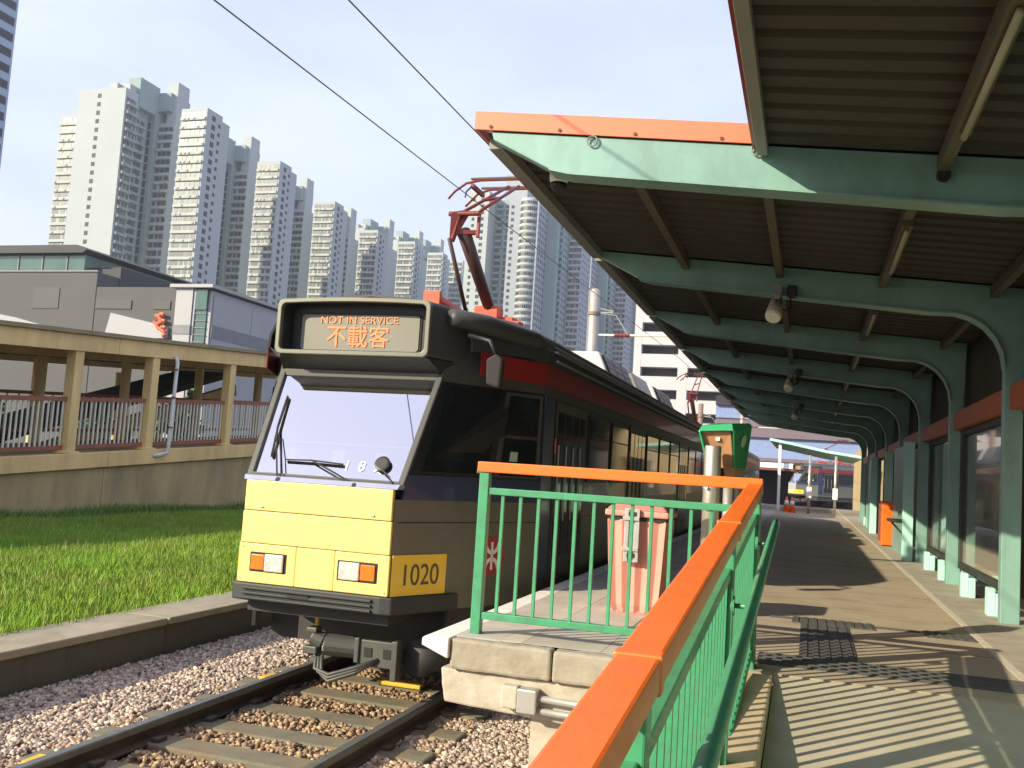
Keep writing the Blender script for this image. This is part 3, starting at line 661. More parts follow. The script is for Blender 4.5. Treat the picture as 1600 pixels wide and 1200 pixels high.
# ================================================================== LIGHT RAIL VEHICLE
YF = 6.60; LEN = 20.2
def hwid(dy): return .635+.476*min(max(dy, 0), 1.45)
def lean(z): return .06+.55*(z-.78)            # windscreen plane
def make_tram():
    t = empty('light_rail_vehicle', (XC, YF, -.91), 'yellow fronted light rail vehicle numbered 1020 standing at the platform', 'tram')
    def plan(d0, off=0.0):
        """right front -> rear -> left front outline at distance d0 behind the nose"""
        P = [(hwid(d0)+off, d0)]
        if d0 < 1.45: P.append((hwid(1.45)+off, 1.45))
        P += [(1.325+off, LEN-1.0), (.95+off, LEN+off), (-.95-off, LEN+off), (-1.325-off, LEN-1.0)]
        if d0 < 1.45: P.append((-hwid(1.45)-off, 1.45))
        P.append((-hwid(d0)-off, d0)); return P
    def hup(z): return .668+.0714*(z-.80)            # half width at the screen pillars
    def band(name, m, z0, z1, f0, f1, off=0.0, close=False, th=.03, up=False, **k):
        off -= th/2
        P0, P1 = plan(f0, off), plan(f1, off)
        if up:
            for P_, z_ in ((P0, z0), (P1, z1)): P_[0] = (hup(z_)+off, P_[0][1]); P_[-1] = (-hup(z_)-off, P_[-1][1])
        A = [(XC+x, YF+d, z0) for x, d in P0]; B = [(XC+x, YF+d, z1) for x, d in P1]
        if close: A.append(A[0]); B.append(B[0])
        b = MB().strip(A, B); return b.build(name, m, t, thick=th, **k)
    body = band('body', 'train_silver', -.160, .68, 0.0, 0.0, close=True)
    band('body_seam', 'black', .508, .516, .03, .03, off=.004, th=.012)
    band('waist_band', 'train_blue', .68, .87, .06, .09, off=.004)
    band('window_band', 'black', .87, 1.62, lean(.87), lean(1.62), off=0, up=True)
    band('frieze', 'train_frame', 1.62, 1.93, lean(1.62), .60, off=.002, up=True)
    band('red_band', 'train_red', 1.70, 1.885, .70, .70, off=.022, th=.01)
    band('skirt', 'under', -.48, -.161, .62, .62, off=-.06)
    # roof shell
    prof = [(1.33, 1.92), (1.315, 2.02), (1.24, 2.13), (1.0, 2.25), (.55, 2.34), (0, 2.37), (-.55, 2.34), (-1.0, 2.25), (-1.24, 2.13), (-1.315, 2.02), (-1.33, 1.92)]
    b = MB()
    for (ya, sa), (yb, sb) in (((1.5, 1.0), (LEN-1.0, 1.0)), ((LEN-1.0, 1.0), (LEN-.05, .75)), ((.62, .70), (1.5, 1.0))):
        b.strip([(XC+x*sa, YF+ya, z-(.04 if ya < 1 else 0)) for x, z in prof], [(XC+x*sb, YF+yb, z-(.02 if yb > LEN-.5 else 0)) for x, z in prof])
    roof = b.build('roof', 'train_roof', t, thick=.02, smooth=False)
    for s in (-1, 1):
        for x, z, w in ((1.345, 1.945, .022), (1.335, 2.03, .03), (1.30, 2.075, .016), (1.25, 2.145, .02)):
            part('gutter', 'gutter', roof, lambda b: b.box(XC+s*x-w/2, XC+s*x+w/2, YF+1.75, YF+LEN-1.1, z-.008, z+.010))
        if s > 0: part('roof_cowl', 'train_roof', roof, lambda b: b.tube([(XC+s*.80, YF+.45, 2.13), (XC+s*.98, YF+.8, 2.12), (XC+s*1.22, YF+1.35, 2.08), (XC+s*1.24, YF+1.75, 2.08)], [.07, .085, .085, .08], 10), smooth=True)
    # nose panels
    fy = YF-.030
    def panel(x0, x1, z0, z1, m='yellow'):
        return part('nose_panel', m, t, lambda b: b.box(x0, x1, fy, YF+.016, z0, z1), bevel=.008)
    panel(XC-.622, XC+.622, .522, .752); panel(XC-.628, XC+.628, .272, .515)
    lp = panel(XC-.633, XC-.142, -.03, .266); panel(XC-.139, XC+.185, -.03, .266); rp2 = panel(XC+.188, XC+.633, -.03, .266)
    for s, pn, xa, xb in ((-1, lp, -4.071, -3.779), (1, rp2, -3.325, -3.02)):
        h = part('headlight', 'rubber', t, lambda b: b.box(xa-.012, xb+.012, fy-.006, fy+.006, .055, .205), bevel=.006)
        w = xb-xa
        la, lb = (xa+.42*w, xb-.008) if s < 0 else (xa+.008, xb-.42*w)
        aa, ab = (xa+.004, xa+.40*w) if s < 0 else (xb-.40*w, xb-.004)
        part('lens', 'lamp_glass', h, lambda b: b.box(la, lb, fy-.022, fy-.005, .064, .196), bevel=.02)
        part('indicator', 'amber', h, lambda b: b.box(aa, ab, fy-.016, fy-.005, .072, .188), bevel=.006)
        for z in (-.005, .24): part('screw', 'galv', t, lambda b: b.tube([(XC+s*.605, fy-.004, z), (XC+s*.605, fy+.004, z)], .009, 8))
    for x in (-.47, .47): part('panel_latch', 'galv', t, lambda b: b.box(XC+x-.016, XC+x+.016, fy-.012, fy+.002, .545, .556))
    part('trim_strip', 'lilac_trim', t, lambda b: b.hexa([(XC-.648, YF-.022, .755), (XC+.648, YF-.022, .755), (XC+.665, YF+.10, .755), (XC-.665, YF+.10, .755), (XC-.66, YF+.0, .79), (XC+.66, YF+.0, .79), (XC+.68, YF+.10, .79), (XC-.68, YF+.10, .79)]))
    # number panel on the tapered cab sides
    for s in (1, -1):
        n = Vector((s*1, -.476, 0)).normalized(); d = Vector((s*.476, 1, 0)).normalized(); o0 = Vector((XC+s*.635, YF, 0))
        a = o0+n*.004; c = o0+d*.548+n*.004
        np_ = part('number_panel', 'yellow_shaded', t, lambda b: b.hexa([a+Vector((0, 0, -.03)), c+Vector((0, 0, -.03)), c+n*.012+Vector((0, 0, -.03)), a+n*.012+Vector((0, 0, -.03)),
                  a+Vector((0, 0, .272)), c+Vector((0, 0, .272)), c+n*.012+Vector((0, 0, .272)), a+n*.012+Vector((0, 0, .272))]), bevel=.003)
        text_mesh('fleet_number', '1020', .225, 'digit_dark', np_, o0+d*.275+n*.0185+Vector((0, 0, .115)), d if s > 0 else -d, (0, 0, 1), xs=.88)
        # round red emblem
        c = o0+d*1.055+n*.008+Vector((0, 0, .243)); R = .155
        em = part('emblem', 'logo_red', t, lambda b: b.add([tuple(c+(d*math.cos(2*math.pi*k/28)+Vector((0, 0, 1))*math.sin(2*math.pi*k/28))*R) for k in range(28)], [tuple(range(28))]), thick=.006)
        def mark(b):
            q = lambda u, v: c+n*.006+d*u*R+Vector((0, 0, v*R))
            b.beam(q(0, -.72), q(0, .72), .022, .004, up=n)
            for sg in (1, -1):
                pts = [q(.52*math.sin(a_)*1.0, sg*(.16+.62*(1-math.cos(a_)))) for a_ in [math.radians(x) for x in range(-80, 81, 20)]]
                for p1, p2 in zip(pts[:-1], pts[1:]): b.beam(p1, p2, .03, .004, up=n)
            b.beam(q(-.6, 0), q(.6, 0), .0, .0, up=n) if False else None
        part('emblem_mark', 'white', em, mark)
        # cab side window, door window
        def sidepane(name, m, d0, d1, z0, z1, slant=False, off=.004):
            A = [o0+d*d0+n*off, o0+d*d1+n*off]
            zb, zt = z0, z1; e0 = d*(.30*(z1-z0)) if slant else Vector((0, 0, 0))
            return part(name, m, t, lambda b: b.hexa([A[0]+Vector((0, 0, zb)), A[1]+Vector((0, 0, zb)), A[1]+n*.008+Vector((0, 0, zb)), A[0]+n*.008+Vector((0, 0, zb)),
                     A[0]+e0+Vector((0, 0, zt)), A[1]+Vector((0, 0, zt)), A[1]+n*.008+Vector((0, 0, zt)), A[0]+e0+n*.008+Vector((0, 0, zt))]))
        def up(u, z, o=.0):
            f = Vector((XC+s*hup(z), YF+lean(z), z)); e = Vector((XC+s*1.325, YF+1.45, z)); w = (e-f); nn = Vector((s*w.y*s*s, -abs(w.x), 0)).normalized()
            nn = Vector((s*abs(w.y), -abs(w.x), 0)).normalized()
            return f+w*u+nn*(.018+o)
        def warp(name, m, u0, u1, z0_, z1_, o=0.0, w=None, v0=None):
            v0 = u0 if v0 is None else v0
            return part(name, m, t, lambda b: b.hexa([up(u0, z0_, o), up(u1, z0_, o), up(u1, z0_, o+.008), up(u0, z0_, o+.008), up(v0, z1_, o), up(u1, z1_, o), up(u1, z1_, o+.008), up(v0, z1_, o+.008)]))
        warp('cab_window', 'side_glass', .07, .55, .90, 1.58)
        warp('cab_door_frame', 'train_frame', .60, .97, .88, 1.60)
        warp('cab_door_window', 'side_glass', .64, .93, 1.24, 1.57, o=.01); warp('cab_door_window', 'side_glass', .64, .93, .90, 1.21, o=.01)
        warp('sticker', 'pale_bar', .46, .53, .91, 1.0, o=.01)
        warp('window_sticker', 'badge', .70, .76, 1.02, 1.10, o=.02)
    # passenger doors and windows on both sides
    for s in (1, -1):
        X = XC+s*1.326; x0, x1 = (X, X+.012) if s > 0 else (X-.012, X)
        y = YF+1.52
        for kind, w in (('blue', .28), ('door', 1.3), ('win', 1.15), ('win', 1.15), ('door', 1.3), ('win', 1.15), ('win', 1.15), ('win', 1.15), ('door', 1.3), ('win', 1.15), ('win', 1.15), ('win', 1.15), ('win', 1.15), ('win', 1.15)):
            if y+w > YF+LEN-1.1: break
            if kind == 'blue': part('pillar_panel', 'train_blue', t, lambda b: b.box(x0, x1, y-.05, y+w, .0, 1.615))
            elif kind == 'win':
                fr = part('window', 'black', t, lambda b: b.box(x0-.0, x1+.0, y+.04, y+w-.04, .86, 1.57), bevel=.004)
                part('pane', 'side_glass', fr, lambda b: b.box(X+s*.0125, X+s*.0155, y+.08, y+w-.08, .90, 1.53))
                part('pane_bar', 'train_frame', fr, lambda b: b.box(X+s*.0125, X+s*.019, y+.08, y+w-.08, 1.33, 1.345))
            else:
                dr = part('door', 'train_frame', t, lambda b: b.box(x0, x1, y+.03, y+w-.03, -.05, 1.60), bevel=.004)
                for k in range(4):
                    ya = y+.07+k*(w-.14)/4
                    part('door_glass', 'side_glass', dr, lambda b: b.box(X+s*.0125, X+s*.0155, ya+.02, ya+(w-.14)/4-.03, .18, 1.50))
                    part('grab_bar', 'gutter', dr, lambda b: b.tube([(X+s*.03, ya+.01, .5), (X+s*.03, ya+.01, 1.2)], .008, 6))
                part('door_marker', 'orange', dr, lambda b: b.box(X+s*.0125, X+s*.016, y-.005, y+.035, 1.12, 1.26))
            y += w+.06
    # windscreen
    W0, W1, z0, z1 = .640, .700, .80, 1.64
    p = lambda u, z, o=0: Vector((XC+u, YF+lean(z)-o*.876, z+o*.482))
    part('windscreen', 'windscreen', t, lambda b: b.add([p(-W0, z0), p(W0, z0), p(W1, z1), p(-W1, z1)], [(0, 1, 2, 3)]))
    for s in (-1, 1): part('screen_pillar', 'train_frame', t, lambda b: b.beam(p(s*(W0+.005), z0-.02, .0), p(s*(W1+.012), z1+.05, .0), .055, .05, up=(0, -.876, .482)), bevel=.01)
    part('screen_sill', 'train_frame', t, lambda b: b.beam(p(-W0, z0-.012), p(W0, z0-.012), .045, .05), bevel=.006)
    part('screen_head', 'train_frame', t, lambda b: b.beam(p(-W1, z1+.012), p(W1, z1+.012), .05, .06), bevel=.006)
    # cab interior
    part('cab_floor', 'under', t, lambda b: b.hexa([(XC-.62, YF+.1, .70), (XC+.62, YF+.1, .70), (XC+1.2, YF+1.4, .70), (XC-1.2, YF+1.4, .70), (XC-.62, YF+.1, .76), (XC+.62, YF+.1, .76), (XC+1.2, YF+1.4, .76), (XC-1.2, YF+1.4, .76)]))
    part('bulkhead', 'mall_grey', t, lambda b: b.box(XC-1.25, XC+1.25, YF+1.40, YF+1.44, .4, 1.95))
    part('driver_seat', 'black', t, lambda b: (b.box(XC-.25, XC+.2, YF+.95, YF+1.05, .8, 1.45), b.box(XC-.25, XC+.2, YF+.6, YF+1.0, .76, .86)), bevel=.03)
    part('dashboard', 'mall_grey', t, lambda b: b.hexa([(XC-.6, YF+.14, .76), (XC+.6, YF+.14, .76), (XC+.72, YF+.45, .76), (XC-.72, YF+.45, .76), (XC-.6, YF+.17, .83), (XC+.6, YF+.17, .83), (XC+.72, YF+.45, .93), (XC-.72, YF+.45, .93)]), bevel=.02)
    for x, w in ((-.52, .10), (-.10, .12), (.28, .10)): part('dash_box', 'white', t, lambda b: b.box(XC+x, XC+x+w, YF+.34, YF+.42, .90, 1.02), bevel=.01)
    part('cab_rail', 'gutter', t, lambda b: b.tube([(XC-.62, YF+.42, 1.07), (XC+.62, YF+.42, 1.07)], .010, 8))
    part('sun_blind', 'sign_grey', t, lambda b: b.beam(p(-.62, 1.60, -.05), p(.60, 1.60, -.05), .004, .12, up=(0, .33, 1)))
    for txt, x in (('1', -3.397), ('8', -3.271), ('9', -3.148)):
        text_mesh('route_digit', txt, .125, 'white', t, (x, YF+lean(.905)+.004-.010, .905), (1, 0, 0), (0, .55, 1))
    # destination box
    zb, zt, hb = 1.785, 2.235, .680; by0 = YF+.30
    def rr(h, za, zc, r, bulge=0.0):
        pts = []
        for cx, cz, a0 in ((h-r, zc-r, 0), (-h+r, zc-r, 90), (-h+r, za+r, 180), (h-r, za+r, 270)):
            for k in range(5):
                a = math.radians(a0+22.5*k); x = cx+r*math.cos(a); z = cz+r*math.sin(a)
                if z > (za+zc)/2: z += bulge*(1-(x/h)**2)
                pts.append((XC+x, z))
            if a0 == 0:
                for k in range(1, 6): x = (h-r)*(1-2*k/6); pts.append((XC+x, zc+bulge*(1-(x/h)**2)))
        return pts
    O = rr(hb, zb, zt, .05, .02); I = rr(hb-.038, zb+.036, zt-.034, .04, .018)
    def ring(b):
        n = len(O)
        vs = [(x, by0, z) for x, z in O]+[(x, by0, z) for x, z in I]+[(x, by0+.05, z) for x, z in O]+[(x, by0+.05, z) for x, z in I]
        fs = []
        for k in range(n):
            j = (k+1) % n
            fs += [(k, j, n+j, n+k), (2*n+j, 2*n+k, 3*n+k, 3*n+j), (j, k, 2*n+k, 2*n+j), (n+k, n+j, 3*n+j, 3*n+k)]
        b.add(vs, fs)
    bxo = part('destination_box', 'train_roof', t, lambda b: b.add([(x, by0+.045, z) for x, z in O]+[(XC+(x-XC)*1.62, by0+1.0, z-.01+(z-2.01)*.0) for x, z in O], [(k, (k+1) % len(O), len(O)+(k+1) % len(O), len(O)+k) for k in range(len(O))]), smooth=False)
    part('box_rim', 'train_trim', bxo, ring, bevel=.007)
    part('box_liner', 'black', bxo, lambda b: b.add([(x, by0+.05, z) for x, z in I]+[(XC+(x-XC)*.96, by0+.17, z) for x, z in I]+[(XC, by0+.17, 2.01)], [(k, (k+1) % len(I), len(I)+(k+1) % len(I), len(I)+k) for k in range(len(I))]+[(len(I)+k, len(I)+(k+1) % len(I), 2*len(I)) for k in range(len(I))]))
    dsp = part('display', 'sign_grey', bxo, lambda b: b.prism(rr(.530, 1.842, 2.134, .03), 1, by0+.155, by0+.168))
    part('display_frame', 'rubber', bxo, lambda b: b.prism(rr(.548, 1.826, 2.150, .04), 1, by0+.162, by0+.169))
    text_mesh('led_text', '不載客', .195, 'led', dsp, (XC-.01, by0+.150, 1.942), (1, 0, 0), (0, 0, 1), xs=.98)
    text_mesh('led_text', 'NOT IN SERVICE', .085, 'led_dim', dsp, (XC-.005, by0+.150, 2.088), (1, 0, 0), (0, 0, 1), xs=1.12)
    part('box_soffit', 'black', bxo, lambda b: b.hexa([(XC-.66, by0+.04, zb-.002), (XC+.66, by0+.04, zb-.002), (XC+.9, by0+.6, zb-.002), (XC-.9, by0+.6, zb-.002), (XC-.66, by0+.045, zb+.01), (XC+.66, by0+.045, zb+.01), (XC+.9, by0+.6, zb+.01), (XC-.9, by0+.6, zb+.01)]))
    part('brow', 'black', t, lambda b: b.hexa([(XC-.72, YF+lean(1.66)-.01, 1.672), (XC+.72, YF+lean(1.66)-.01, 1.672), (XC+.95, YF+.95, 1.672), (XC-.95, YF+.95, 1.672), (XC-.66, by0+.06, 1.782), (XC+.66, by0+.06, 1.782), (XC+.95, YF+.95, 1.782), (XC-.95, YF+.95, 1.782)]))
    # wipers and the convex mirror
    def wp(x, z, o): return Vector((x, YF+lean(z)-o*.876, z+o*.482))
    part('wiper', 'rubber', t, lambda b: (b.tube([wp(-3.925, .75, .05), wp(-4.02, .96, .045), wp(-4.105, 1.17, .035)], .007, 6), b.tube([wp(-3.89, .75, .05), wp(-3.98, .95, .045), wp(-4.06, 1.10, .035)], .005, 6), b.beam(wp(-4.065, .93, .02), wp(-4.105, 1.18, .028), .012, .024), b.beam(wp(-4.105, 1.18, .028), wp(-4.125, 1.43, .02), .012, .024), b.tube([wp(-3.91, .74, .06), wp(-3.91, .74, .0)], .022, 8)))
    part('wiper', 'rubber', t, lambda b: (b.tube([wp(-3.26, .745, .05), wp(-3.50, .84, .045), wp(-3.70, .915, .035)], .007, 6), b.tube([wp(-3.30, .745, .05), wp(-3.52, .83, .045)], .005, 6), b.beam(wp(-3.93, .912, .02), wp(-3.70, .916, .028), .022, .012), b.beam(wp(-3.70, .916, .028), wp(-3.43, .905, .02), .022, .012), b.tube([wp(-3.26, .738, .06), wp(-3.26, .738, .0)], .02, 8)))
    m = part('convex_mirror', 'black', t, lambda b: b.tube([wp(-3.10, .925, .02), wp(-3.10, .925, .035), wp(-3.10, .925, .04)], [.062, .062, .045], 24), smooth=False)
    part('mirror_stalk', 'black', m, lambda b: b.tube([wp(-3.09, .88, .05), wp(-3.0, .82, .045), wp(-2.95, .75, .03)], .006, 6))
    for s in (1,):
        mm = part('wing_mirror', 'rubber', t, lambda b: b.prism([(XC+s*1.13, 1.60), (XC+s*1.245, 1.57), (XC+s*1.26, 1.80), (XC+s*1.20, 1.845), (XC+s*1.12, 1.80)], 1, 7.02, 7.11), bevel=.02)
        part('mirror_arm', 'black', mm, lambda b: b.tube([(XC+s*.92, 7.15, 2.0), (XC+s*1.12, 7.10, 1.95), (XC+s*1.19, 7.07, 1.83)], .018, 8), smooth=True)
    # bumper
    def bring(off, z0, z1, d1=.60):
        return lambda b: b.prism([(XC+x, YF+y) for x, y in ((-.635-off*.9-.476*d1, d1), (-.635-off*.75, -off*.6), (-.56-off*.5, -off), (.56+off*.5, -off), (.635+off*.75, -off*.6), (.635+off*.9+.476*d1, d1))], 2, z0, z1)
    bmp = part('bumper', 'bumper', t, bring(.045, -.165, -.034), bevel=.012)
    for z in (-.142, -.105, -.068):
        part('bumper_rib', 'bumper', bmp, lambda b: b.hexa([(XC-.56, YF-.066, z-.009), (XC+.52, YF-.066, z-.009), (XC+.52, YF-.04, z-.012), (XC-.56, YF-.04, z-.012), (XC-.56, YF-.066, z+.009), (XC+.52, YF-.066, z+.009), (XC+.52, YF-.04, z+.012), (XC-.56, YF-.04, z+.012)]), bevel=.004)
    part('bumper_slot', 'black', bmp, lambda b: b.box(XC-.17, XC+.01, YF-.068, YF-.05, -.112, -.085))
    # underframe and coupler
    part('underframe', 'under', t, lambda b: (b.box(XC-.85, XC+.85, YF+.9, YF+LEN-.5, -.60, -.20), b.box(XC-.6, XC+.6, YF+.1, YF+.9, -.26, -.166)))
    cp = part('coupler', 'under_grey', t, lambda b: (b.tube([(-3.56, 6.90, -.49), (-3.30, 6.98, -.50)], .085, 14), b.box(-3.28, -2.95, 6.90, 6.95, -.62, -.42), b.box(-2.98, -2.93, 6.86, 6.96, -.70, -.40), b.box(-3.30, -3.26, 6.88, 6.97, -.60, -.41)), bevel=.008)
    part('coupler_head', 'under_grey', cp, lambda b: (b.tube([(-3.66, 6.86, -.43), (-3.57, 6.89, -.47)], [.055, .075], 10), b.box(-3.70, -3.58, 6.80, 6.90, -.56, -.50), b.box(-3.69, -3.60, 6.82, 6.92, -.40, -.36)), bevel=.01)
    for x in (-3.22, -3.06): part('plate_slot', 'black', cp, lambda b: b.box(x, x+.065, 6.893, 6.902, -.545, -.475))
    for k in range(3): part('hose', 'under_grey', cp, lambda b: b.tube([(-3.60+.02*k, 6.86, -.54), (-3.58+.03*k, 6.80, -.66-.02*k), (-3.45, 6.78, -.69-.025*k), (-3.25, 6.82, -.62-.02*k), (-3.10, 6.9, -.56)], .016, 8), smooth=True)
    part('air_tank', 'under', t, lambda b: b.tube([(-2.80, 7.0, -.53), (-2.80, 8.3, -.53)], .14, 16), smooth=True)
    part('sand_pipe', 'yellow_mark', t, lambda b: b.tube([(-3.88, 7.35, -.25), (-3.88, 7.35, -.66)], .018, 8))
    for yb in (2.6, 4.4, 15.6, 17.4):
        for s in (-1, 1):
            w = part('wheel', 'under', t, lambda b: b.tube([(XC+s*.69, YF+yb, -.58), (XC+s*.80, YF+yb, -.58)], .33, 20))
            part('axle_box', 'under_grey', w, lambda b: b.box(XC+s*.80, XC+s*.9, YF+yb-.12, YF+yb+.12, -.68, -.48))
    # roof equipment
    py = 10.25
    pb = part('pantograph', 'pan_orange', t, lambda b: (b.box(XC-.42, XC+.42, py-.12, py+.02, 2.50, 2.60), b.box(XC-.14, XC+.14, py-.10, py+.12, 2.58, 2.77), b.box(XC+.14, XC+.30, py-.02, py+.3, 2.5, 2.66), b.beam((XC-.35, py+.9, 2.5), (XC+.35, py+.9, 2.5), .08, .08), b.beam((XC-.38, py, 2.5), (XC-.38, py+.9, 2.5), .07, .07), b.beam((XC+.38, py, 2.5), (XC+.38, py+.9, 2.5), .07, .07)), bevel=.012)
    for x, y in ((-.38, py-.05), (.38, py-.05), (-.35, py+.9), (.35, py+.9)):
        part('insulator', 'pan_red', pb, lambda b: b.lathe((XC+x, y, 2.28), [(.04, 0), (.065, .03), (.04, .06), (.065, .09), (.04, .12), (.06, .15), (.04, .22)], 12))
    part('lower_arm', 'pan_dark', pb, lambda b: b.tube([(XC+.02, py, 2.72), (XC-.04, 9.38, 3.43)], [.062, .075], 12), smooth=True)
    part('guide_rod', 'pan_dark', pb, lambda b: b.tube([(XC-.10, 9.86, 2.55), (XC-.14, 9.24, 3.32)], .024, 8), smooth=True)
    part('knee', 'pan_red', pb, lambda b: (b.hexa([(XC-0.144, 9.24, 3.30), (XC-0.108, 9.24, 3.29), (XC-0.101, 9.30, 3.29), (XC-0.137, 9.30, 3.30), (XC-0.144, 9.24, 3.60), (XC-0.043, 9.30, 3.64), (XC-0.029, 9.40, 3.66), (XC-0.130, 9.38, 3.65)]), b.beam((XC-0.115, 9.30, 3.36), (XC-0.014, 9.38, 3.62), .05, .05), b.beam((XC-0.130, 9.32, 3.40), (XC+0.115, 9.40, 3.42), .05, .05), b.beam((XC+0.122, 9.38, 3.36), (XC+0.122, 9.40, 3.64), .035, .04), b.tube([(XC-0.187, 9.3, 3.60), (XC+0.158, 9.3, 3.60)], .028, 10)), bevel=.01)
    for s, x0 in ((-1, -.06), (1, .12)):
        part('upper_arm', 'pan_red', pb, lambda b: b.tube([(XC+x0, 9.42, 3.66), (XC+x0*.7+.02, 10.75, 4.33)], .019, 8), smooth=True)
    part('arm_brace', 'pan_red', pb, lambda b: b.tube([(XC-.05, 9.95, 3.93), (XC+.10, 10.1, 4.0)], .018, 6))
    hd = part('collector_head', 'pan_red', pb, lambda b: (b.tube([(XC-.70, 10.52, 4.13), (XC-.62, 10.52, 4.22), (XC-.48, 10.52, 4.315), (XC-.3, 10.52, 4.345), (XC+.35, 10.52, 4.345), (XC+.5, 10.52, 4.30), (XC+.66, 10.52, 4.09)], .016, 8), b.tube([(XC-.62, 10.9, 4.14), (XC-.46, 10.9, 4.30), (XC-.3, 10.9, 4.345), (XC+.35, 10.9, 4.345), (XC+.5, 10.9, 4.30), (XC+.66, 10.9, 4.1)], .016, 8), b.beam((XC-.40, 10.5, 4.28), (XC-.40, 10.92, 4.28), .04, .05), b.beam((XC+.30, 10.5, 4.28), (XC+.30, 10.92, 4.28), .04, .05)))
    part('carbon_strip', 'pan_dark', hd, lambda b: (b.box(XC-.42, XC+.42, 10.50, 10.545, 4.355, 4.375), b.box(XC-.42, XC+.42, 10.88, 10.925, 4.355, 4.375)))
    part('spring_horn', 'pan_dark', hd, lambda b: b.tube([(XC-.40, 10.5, 4.27), (XC-.46, 10.48, 4.2), (XC-.47, 10.48, 4.13)], .012, 6))
    part('roof_horn', 'pan_orange', t, lambda b: (b.tube([(XC-.05, 8.75, 2.56), (XC+.12, 9.45, 2.46)], [.085, .05], 14), b.box(XC-.16, XC+.02, 8.70, 8.76, 2.47, 2.66)), bevel=.008)
    for ya, yb, m in ((13.6, 15.9, 'ac_white'), (16.4, 18.1, 'train_trim'), (18.6, 20.9, 'ac_white')):
        ac = part('roof_unit', m, t, lambda b: b.hexa([(XC-.95, ya, 2.20), (XC+.80, ya, 2.20), (XC+.80, yb, 2.20), (XC-.95, yb, 2.20), (XC-.78, ya+.12, 2.74), (XC+.55, ya+.12, 2.74), (XC+.55, yb-.12, 2.74), (XC-.78, yb-.12, 2.74)]), bevel=.03)
        if m == 'ac_white':
            n = 3
            for k in range(n):
                y0 = ya+.18+k*(yb-ya-.36)/n; y1 = y0+(yb-ya-.36)/n-.05
                lv = part('louvre_panel', 'black', ac, lambda b: b.hexa([(XC+.785, y0, 2.26), (XC+.81, y0, 2.26), (XC+.81, y1, 2.26), (XC+.785, y1, 2.26), (XC+.575, y0, 2.70), (XC+.60, y0, 2.70), (XC+.60, y1, 2.70), (XC+.575, y1, 2.70)]))
                for q in range(4):
                    z = 2.32+.1*q; x = XC+.805-.21*(z-2.26)/.44
                    part('louvre_blade', 'gutter', lv, lambda b: b.box(x-.002, x+.012, y0+.02, y1-.02, z, z+.012))
    return t
tram = make_tram()
t2 = copy_tree(tram); t2.location = (XC, YF+LEN+.7, -.91)
t2['label'] = 'second light rail vehicle coupled behind the first, only roof gear showing'
t3 = copy_tree(tram); t3.location = (-1.2, 78, -.6); t3.rotation_euler = (0, 0, math.radians(-63))
for ch in t3.children:
    if ch.name.startswith('nose_panel') and len(ch.data.vertices) and max(v.co.z for v in ch.data.vertices) > 1.2:
        ch.data = ch.data.copy(); ch.data.materials[0] = MATS['mall_white']
t3['label'] = 'distant grey light rail vehicle turning beyond the platform end'

# ================================================================== PLATFORM CANOPY
def zd(x): return 2.992-.0955*(x+1.94)           # underside of the roof deck
FR = [5.38+3.1*k for k in range(9)]
cn = empty('platform_canopy', (1.55, 18, 0), 'teal framed platform canopy with brown corrugated roof and orange fascia', 'canopy')
def frame_poly(front=False):
    """outline of the beam + knee + column in XZ"""
    top = [(-1.90, zd(-1.90)-.004), (-1.86, zd(-1.86)-.06)]
    bot = [(-1.52, zd(-1.52)-.235)]
    P = [(-1.90, zd(-1.90)-.004), (-1.885, zd(-1.885)-.055), (-1.52, zd(-1.52)-.215), (-1.40, zd(-1.40)-.232), (.9, zd(.9)-.262)]
    # curved knee
    cx, cz, r = 1.02, zd(.9)-.262-.44, .44
    for a in range(80, -1, -16): P.append((cx+r*math.cos(math.radians(a)), cz+r*math.sin(math.radians(a))))
    P += [(1.46, .0), (1.60, .0), (1.60, 2.0), (1.62, zd(1.62)-.004)]
    return P
f0 = None
for k, y in enumerate(FR):
    if f0 is None:
        f0 = part('frame', 'teal', cn, lambda b: b.prism(frame_poly(), 1, y-.055, y+.055), bevel=.006); fy0 = y
    else: copy_part(f0, cn, (0, y-fy0, 0))
fl = None
for k, y in enumerate(FR):
    # bottom flange, a little wider than the web
    if fl is None:
        def flange(b):
            P = frame_poly()[2:-4]
            for p, q in zip(P[:-1], P[1:]):
                b.hexa([(p[0], y-.085, p[1]-.012), (q[0], y-.085, q[1]-.012), (q[0], y+.085, q[1]-.012), (p[0], y+.085, p[1]-.012), (p[0], y-.085, p[1]+.001), (q[0], y-.085, q[1]+.001), (q[0], y+.085, q[1]+.001), (p[0], y+.085, p[1]+.001)])
        fl = part('beam_flange', 'teal', cn, flange)
    else: copy_part(fl, cn, (0, y-FR[0], 0))
# purlins between the frames
for x in (-1.10, -.30, .53, 1.37):
    p0 = None
    for y in FR[:-1]:
        if p0 is None: p0 = part('purlin', 'purlin', cn, lambda b: b.box(x-.03, x+.03, y+.056, y+3.1-.056, zd(x)-.105, zd(x)-.012), bevel=.004); py0 = y
        else: copy_part(p0, cn, (0, y-py0, 0))
p0 = None
for y in FR[:-1]:
    if p0 is None: p0 = part('edge_channel', 'channel', cn, lambda b: b.box(-1.95, -1.86, y+.056, y+3.1-.056, zd(-1.9)-.075, zd(-1.9)-.006), bevel=.004); py0 = y
    else: copy_part(p0, cn, (0, y-py0, 0))
